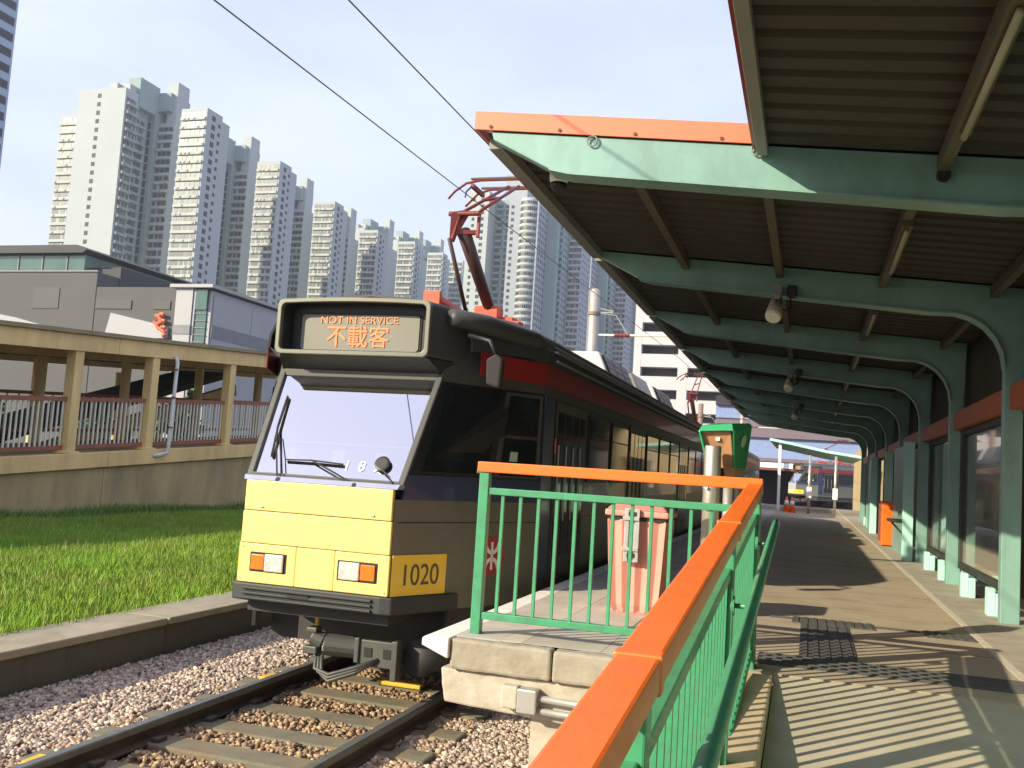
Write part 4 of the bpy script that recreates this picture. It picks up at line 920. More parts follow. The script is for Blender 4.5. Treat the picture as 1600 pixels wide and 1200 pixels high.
# corrugated deck sheets: ribs run across the platform
def deck_sheet(b, x0, x1, y0, y1, pitch=.20):
    A = []; y = y0
    while y < y1-1e-6:
        for dy, dz in ((0, 0), (.115, 0), (.135, .038), (.18, .038), (.20, 0)):
            if y+dy <= y1+1e-6: A.append((y+dy, dz))
        y += pitch
    b.strip([(x0, p, zd(x0)+.002+q) for p, q in A], [(x1, p, zd(x1)+.002+q) for p, q in A])
d0 = None
for y in FR[:-1]:
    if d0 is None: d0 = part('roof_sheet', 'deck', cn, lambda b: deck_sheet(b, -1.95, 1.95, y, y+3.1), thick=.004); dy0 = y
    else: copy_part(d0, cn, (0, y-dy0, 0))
part('roof_top', 'channel', cn, lambda b: b.hexa([(-1.96, FR[0]-.06, zd(-1.96)+.06), (1.97, FR[0]-.06, zd(1.97)+.06), (1.97, FR[-1], zd(1.97)+.06), (-1.96, FR[-1], zd(-1.96)+.06), (-1.96, FR[0]-.06, zd(-1.96)+.085), (1.97, FR[0]-.06, zd(1.97)+.085), (1.97, FR[-1], zd(1.97)+.085), (-1.96, FR[-1], zd(-1.96)+.085)]))
fs = part('end_fascia', 'orange_fascia', cn, lambda b: b.hexa([(-1.99, FR[0]-.075, zd(-1.99)), (-.36, FR[0]-.075, zd(-.36)), (-.36, FR[0]-.058, zd(-.36)), (-1.99, FR[0]-.058, zd(-1.99)), (-1.99, FR[0]-.075, zd(-1.99)+.112), (-.36, FR[0]-.075, zd(-.36)+.112), (-.36, FR[0]-.058, zd(-.36)+.112), (-1.99, FR[0]-.058, zd(-1.99)+.112)]))
for x in (-1.90, -1.47, -1.02, -.53): part('fascia_bolt', 'rail', fs, lambda b: b.tube([(x, FR[0]-.082, zd(x)+.018), (x, FR[0]-.070, zd(x)+.018)], .011, 8))
part('side_fascia', 'orange_fascia', cn, lambda b: b.box(-2.005, -1.99, FR[0]-.075, FR[-1], zd(-1.99), zd(-1.99)+.112))
for x in (-1.27, -.335):
    part('ring_bolt', 'channel', cn, lambda b: b.tube([(x+.03*math.cos(a), FR[0]-.072, zd(x)-.035+.03*math.sin(a)) for a in [2*math.pi*k/16 for k in range(17)]], .005, 6, caps=False))
# back wall above head height
part('head_beam', 'orange_dark', cn, lambda b: b.box(1.50, 1.64, FR[0], FR[-1], 1.68, 1.865))
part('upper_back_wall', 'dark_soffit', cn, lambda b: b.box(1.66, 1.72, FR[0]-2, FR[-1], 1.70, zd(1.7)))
# canopy over the ramp: lower left edge, runs over the camera, lengthened unseen behind it to block sky light
c2 = empty('ramp_canopy', (.6, 1, 0), 'narrower brown corrugated canopy over the ramp with orange edge coloured dark red as shaded', 'canopy')
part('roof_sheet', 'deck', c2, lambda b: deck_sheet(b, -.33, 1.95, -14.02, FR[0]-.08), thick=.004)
part('roof_top', 'channel', c2, lambda b: b.hexa([(-.35, -14, zd(-.35)+.06), (1.97, -14, zd(1.97)+.06), (1.97, FR[0]-.08, zd(1.97)+.06), (-.35, FR[0]-.08, zd(-.35)+.06), (-.35, -14, zd(-.35)+.085), (1.97, -14, zd(1.97)+.085), (1.97, FR[0]-.08, zd(1.97)+.085), (-.35, FR[0]-.08, zd(-.35)+.085)]))
part('edge_channel', 'channel', c2, lambda b: b.box(-.335, -.275, -14, FR[0]-.08, zd(-.3)-.07, zd(-.3)-.004), bevel=.004)
part('edge_fascia_shaded', 'train_red', c2, lambda b: b.box(-.36, -.337, -14, FR[0]-.08, zd(-.3)-.03, zd(-.3)+.11))  # orange fascia; the dark red stands for its shaded underside
part('purlin', 'purlin', c2, lambda b: b.box(.585, .645, -14, FR[0]-.055, zd(.6)-.105, zd(.6)-.012), bevel=.004)
part('purlin', 'purlin', c2, lambda b: b.box(1.4, 1.46, -14, FR[0]-.055, zd(1.4)-.105, zd(1.4)-.012), bevel=.004)
for k in range(1, 7):  # frames out of view, added with the canopy's sky-blocking length
    y = FR[0]-3.1*k
    part('frame', 'teal', c2, lambda b: b.prism([(-.33, zd(-.33)-.075), (-.33, zd(-.33)-.2), (.9, zd(.9)-.262), (1.3, zd(.9)-.5), (1.46, 1.7), (1.46, zr(y)-.02), (1.60, zr(y)-.02), (1.62, zd(1.62)-.01)], 1, y-.055, y+.055), bevel=.006)
part('sky_block_panel', 'teal', c2, lambda b: b.box(1.62, 1.65, -14, FR[0]-.1, zr(0)-.02, 1.68))  # this panel and the upper wall are unseen, added against sky light
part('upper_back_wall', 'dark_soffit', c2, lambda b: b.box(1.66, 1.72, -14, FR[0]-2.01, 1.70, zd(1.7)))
# fluorescent battens beside the purlins
def batten(x, y0, y1, lb):
    z = zd(x)-.115
    o = empty('light_batten', (x, y0, z), lb, 'light fitting', 'unlit battens under the canopy')
    part('housing', 'purlin', o, lambda b: b.box(x-.035, x+.035, y0, y1, z-.03, z+.01), bevel=.004)
    part('tube', 'fluoro', o, lambda b: b.tube([(x, y0+.04, z-.05), (x, y1-.04, z-.05)], .016, 8), smooth=True)
batten(.615, 3.35, 4.65, 'unlit fluorescent batten under the nearest ramp canopy purlin')
ords = ['first', 'second', 'third', 'fourth', 'fifth', 'sixth', 'seventh', 'eighth']
for k, y in enumerate(FR[:-1]):
    batten(.53, y+.9, y+2.2, ords[k]+' unlit fluorescent batten along the platform canopy, counted from the camera')
part('conduit_end', 'black', c2, lambda b: b.tube([(.615, FR[0]-.10, zd(.6)-.12), (.615, FR[0]-.058, zd(.6)-.12)], .035, 12))

# camera dome, loudspeakers, junction boxes
cc = empty('cctv_dome', (-1.60, 6.0, zd(-1.6)), 'black dome security camera on white base under the canopy corner', 'camera')
part('base', 'white', cc, lambda b: b.lathe((-1.62, 5.9, zd(-1.62)-.13), [(.055, 0), (.062, .03), (.062, .13)], 18), smooth=True)
part('dome', 'black', cc, lambda b: b.lathe((-1.62, 5.9, zd(-1.62)-.19), [(.01, 0), (.035, .01), (.052, .035), (.055, .06)], 18), smooth=True)
for k, y in enumerate((8.2, 14.4, 20.6)):
    x = -.30; z = zd(x)-.30
    sp = empty('loudspeaker', (x, y, z), ord_ if (ord_ := ('nearest cream horn loudspeaker hanging from the second canopy beam', 'middle loudspeaker hanging under the canopy', 'farthest loudspeaker hanging under the canopy')[k]) else '', 'loudspeaker', 'loudspeakers under the canopy')
    part('bracket', 'channel', sp, lambda b: (b.box(x-.05, x+.03, y+.1, y+.22, z+.0, z+.12), b.box(x-.03, x+.02, y-.02, y+.14, z-.03, z+.02)), bevel=.006)
    part('speaker_body', 'fluoro', sp, lambda b: b.tube([(x-.01, y+.09, z-.03), (x-.02, y-.06, z-.13), (x-.025, y-.12, z-.19)], [.05, .06, .068], 14), smooth=True)
    part('speaker_front', 'pale_bar', sp, lambda b: b.tube([(x-.025, y-.12, z-.19), (x-.028, y-.135, z-.21)], [.068, .06], 14))
    part('wire_box', 'black', sp, lambda b: b.box(x+.07, x+.15, y+.14, y+.24, z+.02, z+.12), bevel=.01)
    part('cable', 'black', sp, lambda b: b.tube([(x+.1, y+.16, z+.02), (x+.11, y+.1, z-.08), (x+.06, y+.03, z-.12), (x+.02, y, z-.1)], .007, 6))

# ================================================================== PANELS along the platform wall
def advert(y0, y1, pm, lb, k):
    o = empty('advertising_panel', (1.62, (y0+y1)/2, 0), lb, 'advertising panel', 'framed panels along the platform wall')
    zb, zt = .19, 1.675; x = 1.60
    part('backing', 'rubber', o, lambda b: b.box(x+.02, x+.07, y0, y1, zb, zt))
    part('frame_bar', 'bumper', o, lambda b: b.box(x-.035, x+.019, y0, y1, zb, zb+.065), bevel=.005)
    part('frame_bar', 'bumper', o, lambda b: b.box(x-.035, x+.019, y0, y1, zt-.06, zt), bevel=.005)
    part('frame_bar', 'bumper', o, lambda b: b.box(x-.033, x+.019, y0, y0+.24, zb+.066, zt-.061), bevel=.005)
    part('frame_bar', 'bumper', o, lambda b: b.box(x-.033, x+.019, y1-.10, y1, zb+.066, zt-.061), bevel=.005)
    part('poster', pm, o, lambda b: b.box(x+.0, x+.012, y0+.245, y1-.105, zb+.07, zt-.065))
    for y in (y0+.25, y0+1.65):
        part('foot', 'teal_pale', o, lambda b: (b.box(1.50, 1.56, y, y+.42, 0, .19), b.box(1.44, 1.50, y+.02, y+.16, 0, .23)), bevel=.008)
    part('kick_panel', 'teal_pale', o, lambda b: b.box(1.605, 1.64, y0+2.1, y1+.02, 0, .188), bevel=.004)
    return o
advert(FR[1]+.10, FR[2]-.10, 'poster_green', 'nearest framed advertising panel with dark picture above a pale strip', 0)
advert(FR[2]+.10, FR[3]-.30, 'poster_dark', 'second framed advertising panel, dark glossy picture between teal columns', 1)
def screen(y0, y1, lb, x=1.45, zt=1.68):
    o = empty('teal_screen', (1.55, (y0+y1)/2, 0), lb, 'screen panel', 'teal screen panels along the platform wall')
    n = max(1, int((y1-y0)/1.0))
    for k in range(n):
        a = y0+k*(y1-y0)/n; part('sheet', 'teal', o, lambda b: b.box(x+.08, x+.12, a+.004, a+(y1-y0)/n-.004, .0, zt), bevel=.004)
    part('end_post', 'teal_pale', o, lambda b: b.box(x-.02, x+.12, y0-.06, y0, 0, zt), bevel=.005)
    return o
s1 = screen(FR[3]+.06, FR[4]-.15, 'tall plain teal screen panel beyond the second advertisement', x=1.30)
st = empty('fold_seat', (1.33, FR[3]+.7, .45), 'small dark folding perch on the teal screen panel', 'seat')
part('perch', 'bumper', st, lambda b: b.box(1.14, 1.375, FR[3]+.35, FR[3]+1.0, .52, .56), bevel=.01)
part('strut', 'bumper', st, lambda b: b.beam((1.18, FR[3]+.6, .52), (1.37, FR[3]+.6, .32), .03, .03))
oc = empty('equipment_cabinet', (1.35, FR[4]+.6, 0), 'bright orange equipment cabinet standing against the teal wall', 'cabinet')
part('case', 'orange', oc, lambda b: b.box(1.24, 1.50, FR[4]+.35, FR[4]+1.0, .02, .78), bevel=.012)
part('door', 'brownred', oc, lambda b: b.box(1.225, 1.238, FR[4]+.55, FR[4]+.97, .08, .74))
part('plinth', 'bumper', oc, lambda b: b.box(1.27, 1.48, FR[4]+.38, FR[4]+.97, 0, .02))
screen(FR[4]+1.1, FR[5]-.8, 'teal screen panel beside the orange cabinet', x=1.34)
advert(FR[5]-.7, FR[6]-1.2, 'poster_dark', 'third framed advertising panel far along the platform wall', 2)
screen(FR[6]-1.0, FR[7]-1.4, 'farthest teal screen panel along the platform wall', x=1.34)
advert(FR[7]-1.2, FR[8]-.6, 'poster_grey', 'farthest framed advertising panel at the platform end', 3)

# ================================================================== OVERHEAD LINE
def wire(pts, r, lb):
    o = MB().tube(pts, r, 6).build('overhead_wire', 'wire', smooth=True); tag(o, lb, 'wire', 'overhead line'); return o
wire([(-4.68, 1, 4.42), (-4.51, 6.08, 4.42), (-4.19, 15, 4.42), (-3.72, 28, 4.42), (-3.4, 60, 4.5)], .0065, 'left overhead contact wire crossing the sky above the vehicle')
wire([(-3.52, 1, 4.43), (-3.454, 6.27, 4.42), (-3.38, 10.7, 4.385), (-3.5, 28, 4.48), (-3.6, 60, 4.5)], .0065, 'right overhead wire running down to the pantograph')
wire([(-3.5, 12, 5.4), (-3.5, 28.9, 5.35), (-3.5, 60, 5.4)], .008, 'upper messenger wire under the canopy edge')
def mast(x, y, top, m, r, lb, arm=3.2):
    o = empty('catenary_mast', (x, y, -1.0), lb, 'mast', 'overhead line masts')
    part('shaft', m, o, lambda b: b.tube([(x, y, -1.0), (x, y, top), (x, y, top+.03)], [r, r*.94, r*.6], 14), smooth=True)
    for z in (top-.75, top-2.25): part('band', 'mast_brown', o, lambda b: b.tube([(x, y, z-.05), (x, y, z+.05)], r*1.15, 14))
    part('arm', 'pale_bar', o, lambda b: b.tube([(x, y, top-1.42), (x+arm*.28, y, top-1.42), (x+arm, y, top-1.40)], .035, 8))
    part('insulator', 'pan_red', o, lambda b: b.tube([(x+arm*.2, y, top-1.42), (x+arm*.34, y, top-1.42)], .055, 8))
    part('stay', 'galv', o, lambda b: b.tube([(x, y, top-.72), (x+.7, y, top-.8), (x+1.1, y, top-1.4)], .018, 6))
    part('small_arm', 'galv', o, lambda b: (b.tube([(x, y, top-.55), (x+.6, y, top-.68)], .022, 6), b.tube([(x, y, top-.72), (x+.6, y, top-.72)], .022, 6)))
mast(-6.57, 29.0, 6.63, 'mast', .165, 'grey round catenary mast rising behind the vehicle roof', 3.4)
mast(-6.3, 58.0, 5.4, 'mast_brown', .16, 'second brown catenary mast farther down the line', 3.0)
mast(-5.6, 84.0, 7.0, 'mast', .18, 'farthest thin catenary mast beside the white car park', 4.0)

# ================================================================== RESIDENTIAL TOWERS
FH = 2.75
def stack(t, m_par, face, a0, a1, pos, zt, floors, out=.55, div=3, split=None, par_h=.92, name='balcony_stack'):
    """a stack of balconies / window bays on one face ('y' faces the camera, 'x' faces right): windows and parapets of every storey"""
    bw, bp = MB(), MB()
    rnd = random.Random(int(a0*13+pos*7))
    for f in range(floors):
        z = zt-(f+1)*FH
        for d in range(div):
            u0 = a0+(a1-a0)*d/div+.10; u1 = a0+(a1-a0)*(d+1)/div-.10
            q = rnd.random(); zz = z+par_h; ht = FH-par_h-.18
            if q < .25: u0 += (u1-u0)*.25
            elif q < .4: u1 -= (u1-u0)*.3
            if face == 'y': bw.box(u0, u1, pos-.06, pos+.2, zz, zz+ht)
            else: bw.box(pos-.2, pos+.06, u0, u1, zz, zz+ht)
            if rnd.random() < .3:      # air conditioner box
                uc = u0+(u1-u0)*rnd.random()*.7
                if face == 'y': bp.box(uc, uc+.7, pos-out-.25, pos-out, z+.25, z+.75)
                else: bp.box(pos+out, pos+out+.25, uc, uc+.7, z+.25, z+.75)
        if face == 'y': bp.box(a0, a1, pos-out, pos+.1, z, z+par_h); 
        else: bp.box(pos-.1, pos+out, a0, a1, z, z+par_h)
    w = bw.build('window_bay', 'tower_window', t, kind='stuff'); p = bp.build(name, m_par, t, kind='stuff')
    return w
def holes(t, face, u, pos, zt, floors, w=1.0, h=1.1, m='tower_glass', name='window_column', off=.7):
    b = MB()
    for f in range(floors):
        z = zt-(f+1)*FH+off
        if face == 'y': b.box(u-w/2, u+w/2, pos-.05, pos+.2, z, z+h)
        else: b.box(pos-.2, pos+.05, u-w/2, u+w/2, z, z+h)
    return b.build(name, m, t, kind='stuff')
def make_tower():
    t = empty('residential_tower', (-181, 246, -1), 'nearest and tallest pale residential tower with blank white end wall', 'tower block', 'row of residential towers on the left')
    W = lambda n, m, *a: boxp(n, m, t, *a)
    N = 40
    W('wing', 'tower_white', -236, -225.2, 245, 247.5, -1, 105.5)
    stack(t, 'tower_parapet', 'y', -235.7, -225.4, 245, 104.5, N, div=4)
    W('end_wall', 'tower_white', -225, -207.2, 240, 246, -1, 111.0)
    holes(t, 'y', -217.0, 240, 110.2, 42, 1.35, 1.35)
    W('roof_house', 'tower_white', -216, -208.4, 243.1, 246.4, 110.9, 113.6)
    W('roof_tank', 'mall_white', -214.5, -211.5, 241, 243, 110.9, 113.2)
    W('roof_block', 'tower_green', -212, -207.4, 246.5, 256, 107.5, 117.0)
    stack(t, 'tower_green', 'x', 240.6, 245.6, -207.2, 108.5, 41, div=3, out=.9)
    W('wing_return', 'tower_green', -213, -209.6, 246.1, 254, -1, 108.0)
    stack(t, 'tower_green', 'x', 247.6, 252.6, -209.6, 104.5, N, div=2, out=.7)
    W('core', 'tower_green', -213, -207.5, 255, 268, -1, 109.5)
    W('core_top', 'tower_green', -212.5, -203, 256, 266, 109.4, 115.5)
    holes(t, 'y', -209.6, 255, 105.5, N, 1.3, 2.1, name='stair_window', off=.3)
    W('wing', 'tower_white', -207.4, -201.6, 257, 275, -1, 105.6)
    stack(t, 'tower_parapet', 'y', -207.3, -201.8, 257, 104.4, N, div=3)
    W('roof_fin', 'tower_white', -205.2, -201.7, 257.6, 263.5, 105.5, 119.5)
    W('wing', 'tower_white', -190.6, -181.2, 246, 254, -1, 105.4)
    W('wing_step', 'tower_white', -190.5, -181.5, 254.1, 258.5, -1, 104.0)
    stack(t, 'tower_parapet', 'y', -190.4, -181.6, 246, 104.3, N, div=5)
    holes(t, 'x', 249.5, -181.2, 104.3, N, 1.8, 1.6)
    holes(t, 'x', 252.6, -181.2, 103.2, N, 1.2, 1.2)
    return t
tw = make_tower()
tl = ['second tower of the left row, partly behind the nearest one', 'third tower of the left row above the destination box', 'fourth tower of the left row', 'fifth tower of the left row', 'sixth tower of the left row', 'seventh and farthest tower of the left row beside the pantograph']
offs = [(-4.5, 50.5, 1.0), (-9.5, 102, 1.0), (-12, 149, 1.0), (-16, 201, 1.07), (-25, 262, 1.15), (-29, 306, 1.2)]
for k, (dx, dy, dz) in enumerate(offs):
    c = copy_tree(tw); c.location = (-181+dx, 246+dy, -1); c.scale = (1, 1, dz); c['label'] = tl[k]
# middle group with rounded bays
def make_mid():
    t = empty('slender_tower', (-111, 376, -1), 'nearest pale green slender tower behind the pantograph', 'tower block', 'group of slender towers behind the vehicle')
    W = lambda n, m, *a: boxp(n, m, t, *a)
    H = 112; N = 42
    W('wing', 'tower_white', -141, -131.8, 372, 386, -1, H+3.5)
    holes(t, 'y', -138.5, 372, H+1, N, 1.2, 1.3); holes(t, 'y', -134.5, 372, H+1, N, 1.5, 1.4)
    W('wing_side', 'tower_green', -131.7, -124.5, 381, 396, -1, H+2)
    stack(t, 'tower_green', 'y', -131.2, -128.2, 381, H, N, div=1, out=.8); stack(t, 'tower_green', 'y', -127.2, -124.8, 381, H, N, div=1, out=.8)
    W('core', 'tower_green', -126, -106, 390, 402, -1, H+3)
    W('core_top', 'tower_pink', -129, -119, 384, 398, H+2, H+14)
    W('bay_wing', 'tower_pink', -124.3, -111.2, 376.6, 392, -1, H+1.5)
    holes(t, 'y', -122.6, 376.6, H-1, N, 1.3, 1.3)
    # rounded bay
    b, g = MB(), MB(); cx, cy, r = -115.6, 378.4, 3.9
    arc = [(cx+r*math.cos(math.radians(a)), cy+r*math.sin(math.radians(a))) for a in range(205, 336, 13)]
    b.prism(arc, 2, -1, H+1)
    b.build('rounded_bay', 'tower_white', t)
    p = MB()
    for f in range(N):
        z = H-(f+1)*FH
        for (x0, y0), (x1, y1) in zip(arc[:-1], arc[1:]):
            g.beam((x0*.9+x1*.1, y0*.9+y1*.1, z+1.75), (x1*.9+x0*.1, y1*.9+y0*.1, z+1.75), .25, 1.35)
            p.beam((x0, y0, z+.35), (x1, y1, z+.35), .45, .75)
    g.build('bay_windows', 'tower_window', t, kind='stuff'); p.build('bay_parapets', 'tower_parapet', t, kind='stuff')
    for yy, ww in ((378.3, .9), (380.6, 1.5), (383.6, 1.5), (386.4, 1.0), (389.4, 1.5)): holes(t, 'x', yy, -111.2, H-1, N, ww, 1.4)
    holes(t, 'y', -112.6, 376.6, H-1, N, 1.2, 1.3)
    W('link', 'tower_green', -111.1, -104.5, 394, 408, -1, H)
    for yy, ww in ((396, 1.4), (399, 1.4), (402, 1.0), (405, 1.4)): holes(t, 'x', yy, -104.5, H-1, N, ww, 1.3)
    W('link_fin', 'tower_pink', -104.4, -98.5, 404, 420, -1, H+1); stack(t, 'tower_parapet', 'y', -104.2, -98.7, 404, H, N, div=3, out=.6)
    for yy, ww in ((407, 1.4), (410.5, 1.4), (414, 1.0), (417.5, 1.4)): holes(t, 'x', yy, -98.5, H-1, N, ww, 1.3)
    stack(t, 'tower_green', 'y', -110.6, -107.6, 394, H-1, N, div=1, out=.9); stack(t, 'tower_green', 'y', -106.9, -104.8, 394, H-1, N, div=1, out=.9)
    return t
md = make_mid()
for k, (x, y, z, lb) in enumerate(((-105, 452, -1, 'middle slender tower behind the grey mast'), (-103, 548, -1, 'farthest slender tower beside the white car park'))):
    c = copy_tree(md); c.location = (x, y, z); c['label'] = lb
    if k == 1:
        for ch in c.children:
            if ch.name.startswith(('rounded_bay', 'bay_wing')): ch.data = ch.data.copy(); ch.data.materials[0] = MATS['tower_green']
gt = empty('glass_tower', (-130, 118, -1), 'blue grey glass tower cut off at the left edge', 'tower block')
boxp('tower_body', 'tower_blue', gt, -170, -147.8, 126, 140, -1, 150)
b = MB()
for f in range(48): b.box(-147.8-.2, -147.8+.05, 126.5, 139.5, 1+f*3.1, 2.6+f*3.1)
b.build('glazing_bands', 'tower_glass', gt, kind='stuff')

# ================================================================== SHOPPING CENTRE
ml = empty('shopping_centre', (-52, 62, -.8), 'grey shopping centre with slanted white panels and orange red emblem', 'building')
boxp('wall', 'mall_grey', ml, -75, -54.5, 62.0, 90, -.8, 14.3)
boxp('wall', 'mall_grey', ml, -54.49, -46.6, 62.05, 90, -.8, 13.1)
boxp('wall_return', 'mall_dark', ml, -58.6, -54.4, 64.5, 92, 13, 15.2)
boxp('parapet', 'mall_band', ml, -75.1, -54.45, 61.9, 62.2, 14.3, 14.42)
boxp('upper_storey', 'glass_green', ml, -76, -57.2, 63.5, 80, 14.42, 16.1)
for x in (-74, -71.5, -69, -66.5, -64, -61.5, -59): boxp('mullion', 'mall_band', ml, x, x+.12, 63.42, 63.52, 14.42, 16.1)
part('upper_roof', 'mall_dark', ml, lambda b: b.prism([(-77, 16.1), (-57.0, 16.1), (-56.6, 16.35), (-57.6, 16.75), (-77, 16.75)], 1, 62.9, 80))
boxp('vent_grille', 'louvre', ml, -60.6, -58.0, 61.95, 62.1, 11.3, 13.0)
boxp('vent_grille', 'louvre', ml, -54.4, -51.0, 61.97, 62.1, 11.35, 12.05); boxp('vent_grille', 'louvre', ml, -48.9, -47.4, 61.97, 62.1, 11.35, 12.0)
part('white_panel', 'mall_white', ml, lambda b: b.prism([(-53.2, 8.9), (-47.4, 9.1), (-47.4, 10.0), (-52.7, 11.0)], 1, 61.80, 62.04))
part('white_panel', 'mall_white', ml, lambda b: b.prism([(-66, 8.9), (-56.6, 8.9), (-56.6, 9.35), (-62, 10.5), (-66, 11.1)], 1, 61.80, 61.98))
def squiggle(b):
    q = lambda *P: b.tube([(x, 61.74, z) for x, z in P], .15, 8)
    q((-48.55, 10.35), (-48.3, 10.15), (-48.0, 10.25), (-47.95, 10.55), (-48.2, 10.75), (-48.45, 10.85))
    q((-48.2, 10.75), (-47.95, 10.95), (-47.7, 10.9)); q((-48.0, 10.25), (-47.75, 10.45), (-47.55, 10.4))
    q((-48.3, 10.15), (-48.1, 9.85), (-47.85, 9.75), (-47.6, 9.6), (-47.45, 9.35), (-47.65, 9.25)); q((-47.85, 9.75), (-47.7, 9.95), (-47.45, 9.9))
em = part('emblem', 'emblem', ml, squiggle)
# glazed corner
boxp('corner_pier', 'mall_white', ml, -46.58, -45.1, 61.5, 66, -.8, 13.0)
boxp('corner_band', 'mall_band', ml, -46.6, -45.08, 61.44, 61.5, 9.4, 10.1)
boxp('glazing', 'glass_green', ml, -45.08, -43.9, 61.7, 68, -.8, 12.9)
boxp('mullion', 'mall_white', ml, -45.07, -44.9, 61.6, 61.72, -.8, 12.9)
for k in range(14): boxp('transom', 'mall_band', ml, -44.88, -43.88, 61.62, 61.7, 5.5+k*.55, 5.56+k*.55)
boxp('glass_upper', 'glass_green', ml, -44.85, -43.85, 61.55, 61.63, 11.3, 12.8)
boxp('corner_face', 'mall_white', ml, -43.88, -43.6, 61.8, 72, -.8, 12.8)
for k, (ya, yb) in enumerate(((62.0, 67.2), (67.25, 71.9))): boxp('side_sheet', 'mall_white', ml, -43.58, -43.5, ya, yb, 8.0, 12.5)
boxp('side_band', 'mall_band', ml, -43.56, -43.47, 61.9, 72, 9.2, 10.2)
boxp('corner_roof', 'mall_white', ml, -47.0, -43.2, 61.2, 73, 12.95, 13.2)
boxp('rear_wall', 'mall_grey', ml, -48, -43.9, 72.1, 98, -.8, 10.3)
boxp('rear_sheet', 'mall_white', ml, -43.88, -43.7, 82, 97, -.8, 10.4)
for k in range(4): boxp('rear_rail', 'mall_band', ml, -43.95, -43.8, 72.2, 98, 10.4+.25*k, 10.5+.25*k)
boxp('rear_roof', 'mall_dark', ml, -50, -44.0, 72.2, 100, 11.4, 12.2)

# ================================================================== CAR PARK
cpk = empty('car_park', (-12, 128, -1), 'white multi storey car park with long dark openings', 'building')
boxp('core', 'carpark_dark', cpk, -22.8, 14, 129.6, 160, -1, 33)
b_levels = [(-1, 3.6), (5.2, 6.75), (8.3, 9.75), (11.3, 12.75), (14.3, 15.75), (17.3, 19.6), (21.2, 23.4), (24.4, 33)]
lev = [3.4+3.02*k for k in range(9)]
for k, z in enumerate(lev):
    boxp('spandrel', 'carpark_white', cpk, -23.2, 14, 128.0, 129.5, z, z+1.75)
    part('slab', 'viaduct', cpk, lambda b: b.box(-23.0, 14, 129.51, 135, z-.05, z+.2))
for x0, x1 in ((-23.2, -22.2), (-17.2, -15.9), (-6.6, -5.6), (2, 3.2), (9, 10.2)): boxp('pier', 'carpark_white', cpk, x0, x1, 127.97, 129.52, -1, 33)
boxp('base_wall', 'carpark_white', cpk, -23.2, 14, 128.01, 129.5, -1, 3.39)
part('ramp_parapet', 'carpark_white', cpk, lambda b: b.beam((-9.5, 127.8, 8.6), (-5.4, 127.8, 10.6), .3, .5))
boxp('top_window', 'tower_glass', cpk, -21.6, -18.2, 127.9, 128.05, 22.9, 24.4)
boxp('end_wall', 'carpark_white', cpk, -23.3, -22.85, 129.5, 160, -1, 33)

# ================================================================== VIADUCT and things past the platform end
vd = empty('station_viaduct', (0, 100, -1), 'elevated station viaduct with pale glazing bands beyond the platform', 'viaduct')
for z0, z1, m in ((5.3, 6.9, 'viaduct'), (8.3, 9.2, 'viaduct_dark'), (3.0, 3.35, 'viaduct'), (6.9, 7.05, 'viaduct_dark')): boxp('girder', m, vd, -9, 40, 96, 104, z0, z1)
boxp('glazing_band', 'wind_pale', vd, -9, 40, 96.4, 103, 7.05, 8.3)
boxp('glazing_band', 'wind_pale', vd, -9, 40, 96.4, 103, 3.36, 5.3)
boxp('upper_storey', 'viaduct', vd, -6, 40, 97, 104, 9.2, 12.5)
for x in (-8, 1.2, 10, 20): boxp('pier', 'viaduct', vd, x, x+1.2, 98, 101, -1, 5.3)
fr_ = empty('far_shelter', (-1, 36, 0), 'small pale teal roofed shelter on white post at the platform end', 'shelter')
part('roof', 'teal_pale', fr_, lambda b: b.strip([(-1.4, 36+0, 2.55), (-.6, 36, 2.42), (.6, 36, 2.2), (1.8, 36, 2.06)], [(-1.4, 44, 2.55), (-.6, 44, 2.42), (.6, 44, 2.2), (1.8, 44, 2.06)]), thick=.09)
part('post', 'white', fr_, lambda b: b.box(-1.08, -.98, 36.2, 36.3, 0, 2.46), bevel=.01)
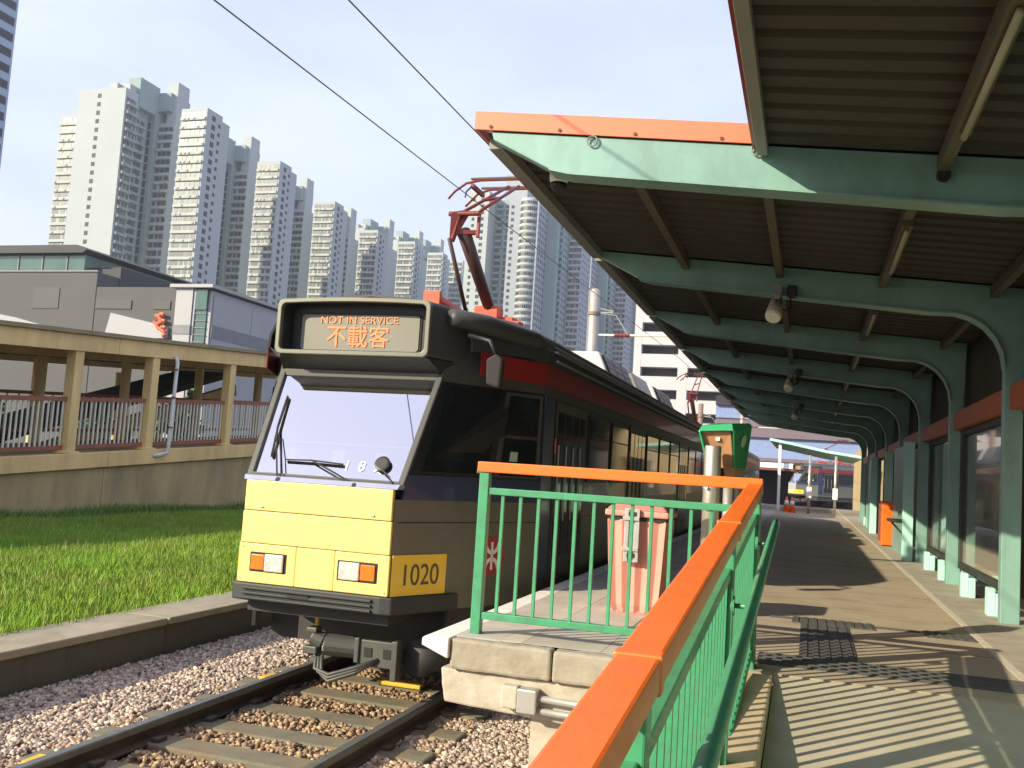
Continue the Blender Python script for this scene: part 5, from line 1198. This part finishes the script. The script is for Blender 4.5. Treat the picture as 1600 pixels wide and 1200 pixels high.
for k, (x, y, lb) in enumerate(((.02, 34.5, 'left slim beige post with white notice at the platform end'), (.85, 34.0, 'right slim beige post with white notice at the platform end'))):
    o = empty('notice_post', (x, y, 0), lb, 'post', 'notice posts at the platform end')
    part('shaft', 'steel', o, lambda b: b.tube([(x, y, 0), (x, y, 2.0)], .045, 12), smooth=True)
    part('notice', 'white', o, lambda b: b.box(x-.08, x+.08, y-.06, y-.048, .55, .92))
for k, (x, y, lb) in enumerate(((-.72, 35.5, 'orange traffic cone nearer the white shelter post'), (-.52, 34.6, 'orange traffic cone standing slightly in front of the other'))):
    o = empty('traffic_cone', (x, y, 0), lb, 'cone', 'traffic cones at the platform end')
    part('base', 'cone', o, lambda b: b.box(x-.15, x+.15, y-.15, y+.15, 0, .03))
    part('cone_body', 'cone', o, lambda b: b.lathe((x, y, .03), [(.12, 0), (.03, .5)], 14), smooth=True)
    part('sleeve', 'white', o, lambda b: b.lathe((x, y, .25), [(.088, 0), (.06, .15)], 14), smooth=True)
hc = empty('dark_shelter', (-3, 90, -1), 'dark low shelter roof with red edge far behind the reader', 'shelter')
boxp('roof', 'brownred', hc, -9, 12, 88, 94, 2.1, 2.5)
boxp('rear_wall', 'viaduct_dark', hc, -9, 12, 93, 93.3, -1, 2.1)
boxp('fascia', 'white', hc, -9, 12, 87.9, 88.0, 2.3, 2.75)
struct(MB().add([(-15, 45, -.98), (60, 45, -.98), (60, 120, -.98), (-15, 120, -.98)], [(0, 1, 2, 3)]).build('road', 'asphalt'))
bw_ = tag(MB().box(2.5, 2.7, -18, 60, -1.3, 3.0).build('light_block_wall', 'wall_base'), 'added wall hidden behind the advertising panels to block sky light', 'wall')  # wall added out of view to keep bright sky out behind the panels

# ================================================================== HAZE
hm = bpy.data.materials.new('haze'); hm.use_nodes = True; n = hm.node_tree; n.nodes.clear()
out = n.nodes.new('ShaderNodeOutputMaterial'); pv = n.nodes.new('ShaderNodeVolumePrincipled')
pv.inputs['Color'].default_value = (0.86, 0.91, 1.0, 1); pv.inputs['Density'].default_value = 0.00033; pv.inputs['Anisotropy'].default_value = 0.2
n.links.new(pv.outputs[0], out.inputs['Volume'])
hz = MB().box(-720, 340, -80, 1120, -2.3, 158).build('haze', hm); hz['kind'] = 'stuff'; hz['label'] = 'thin pale summer haze over the town'; hz['category'] = 'haze'
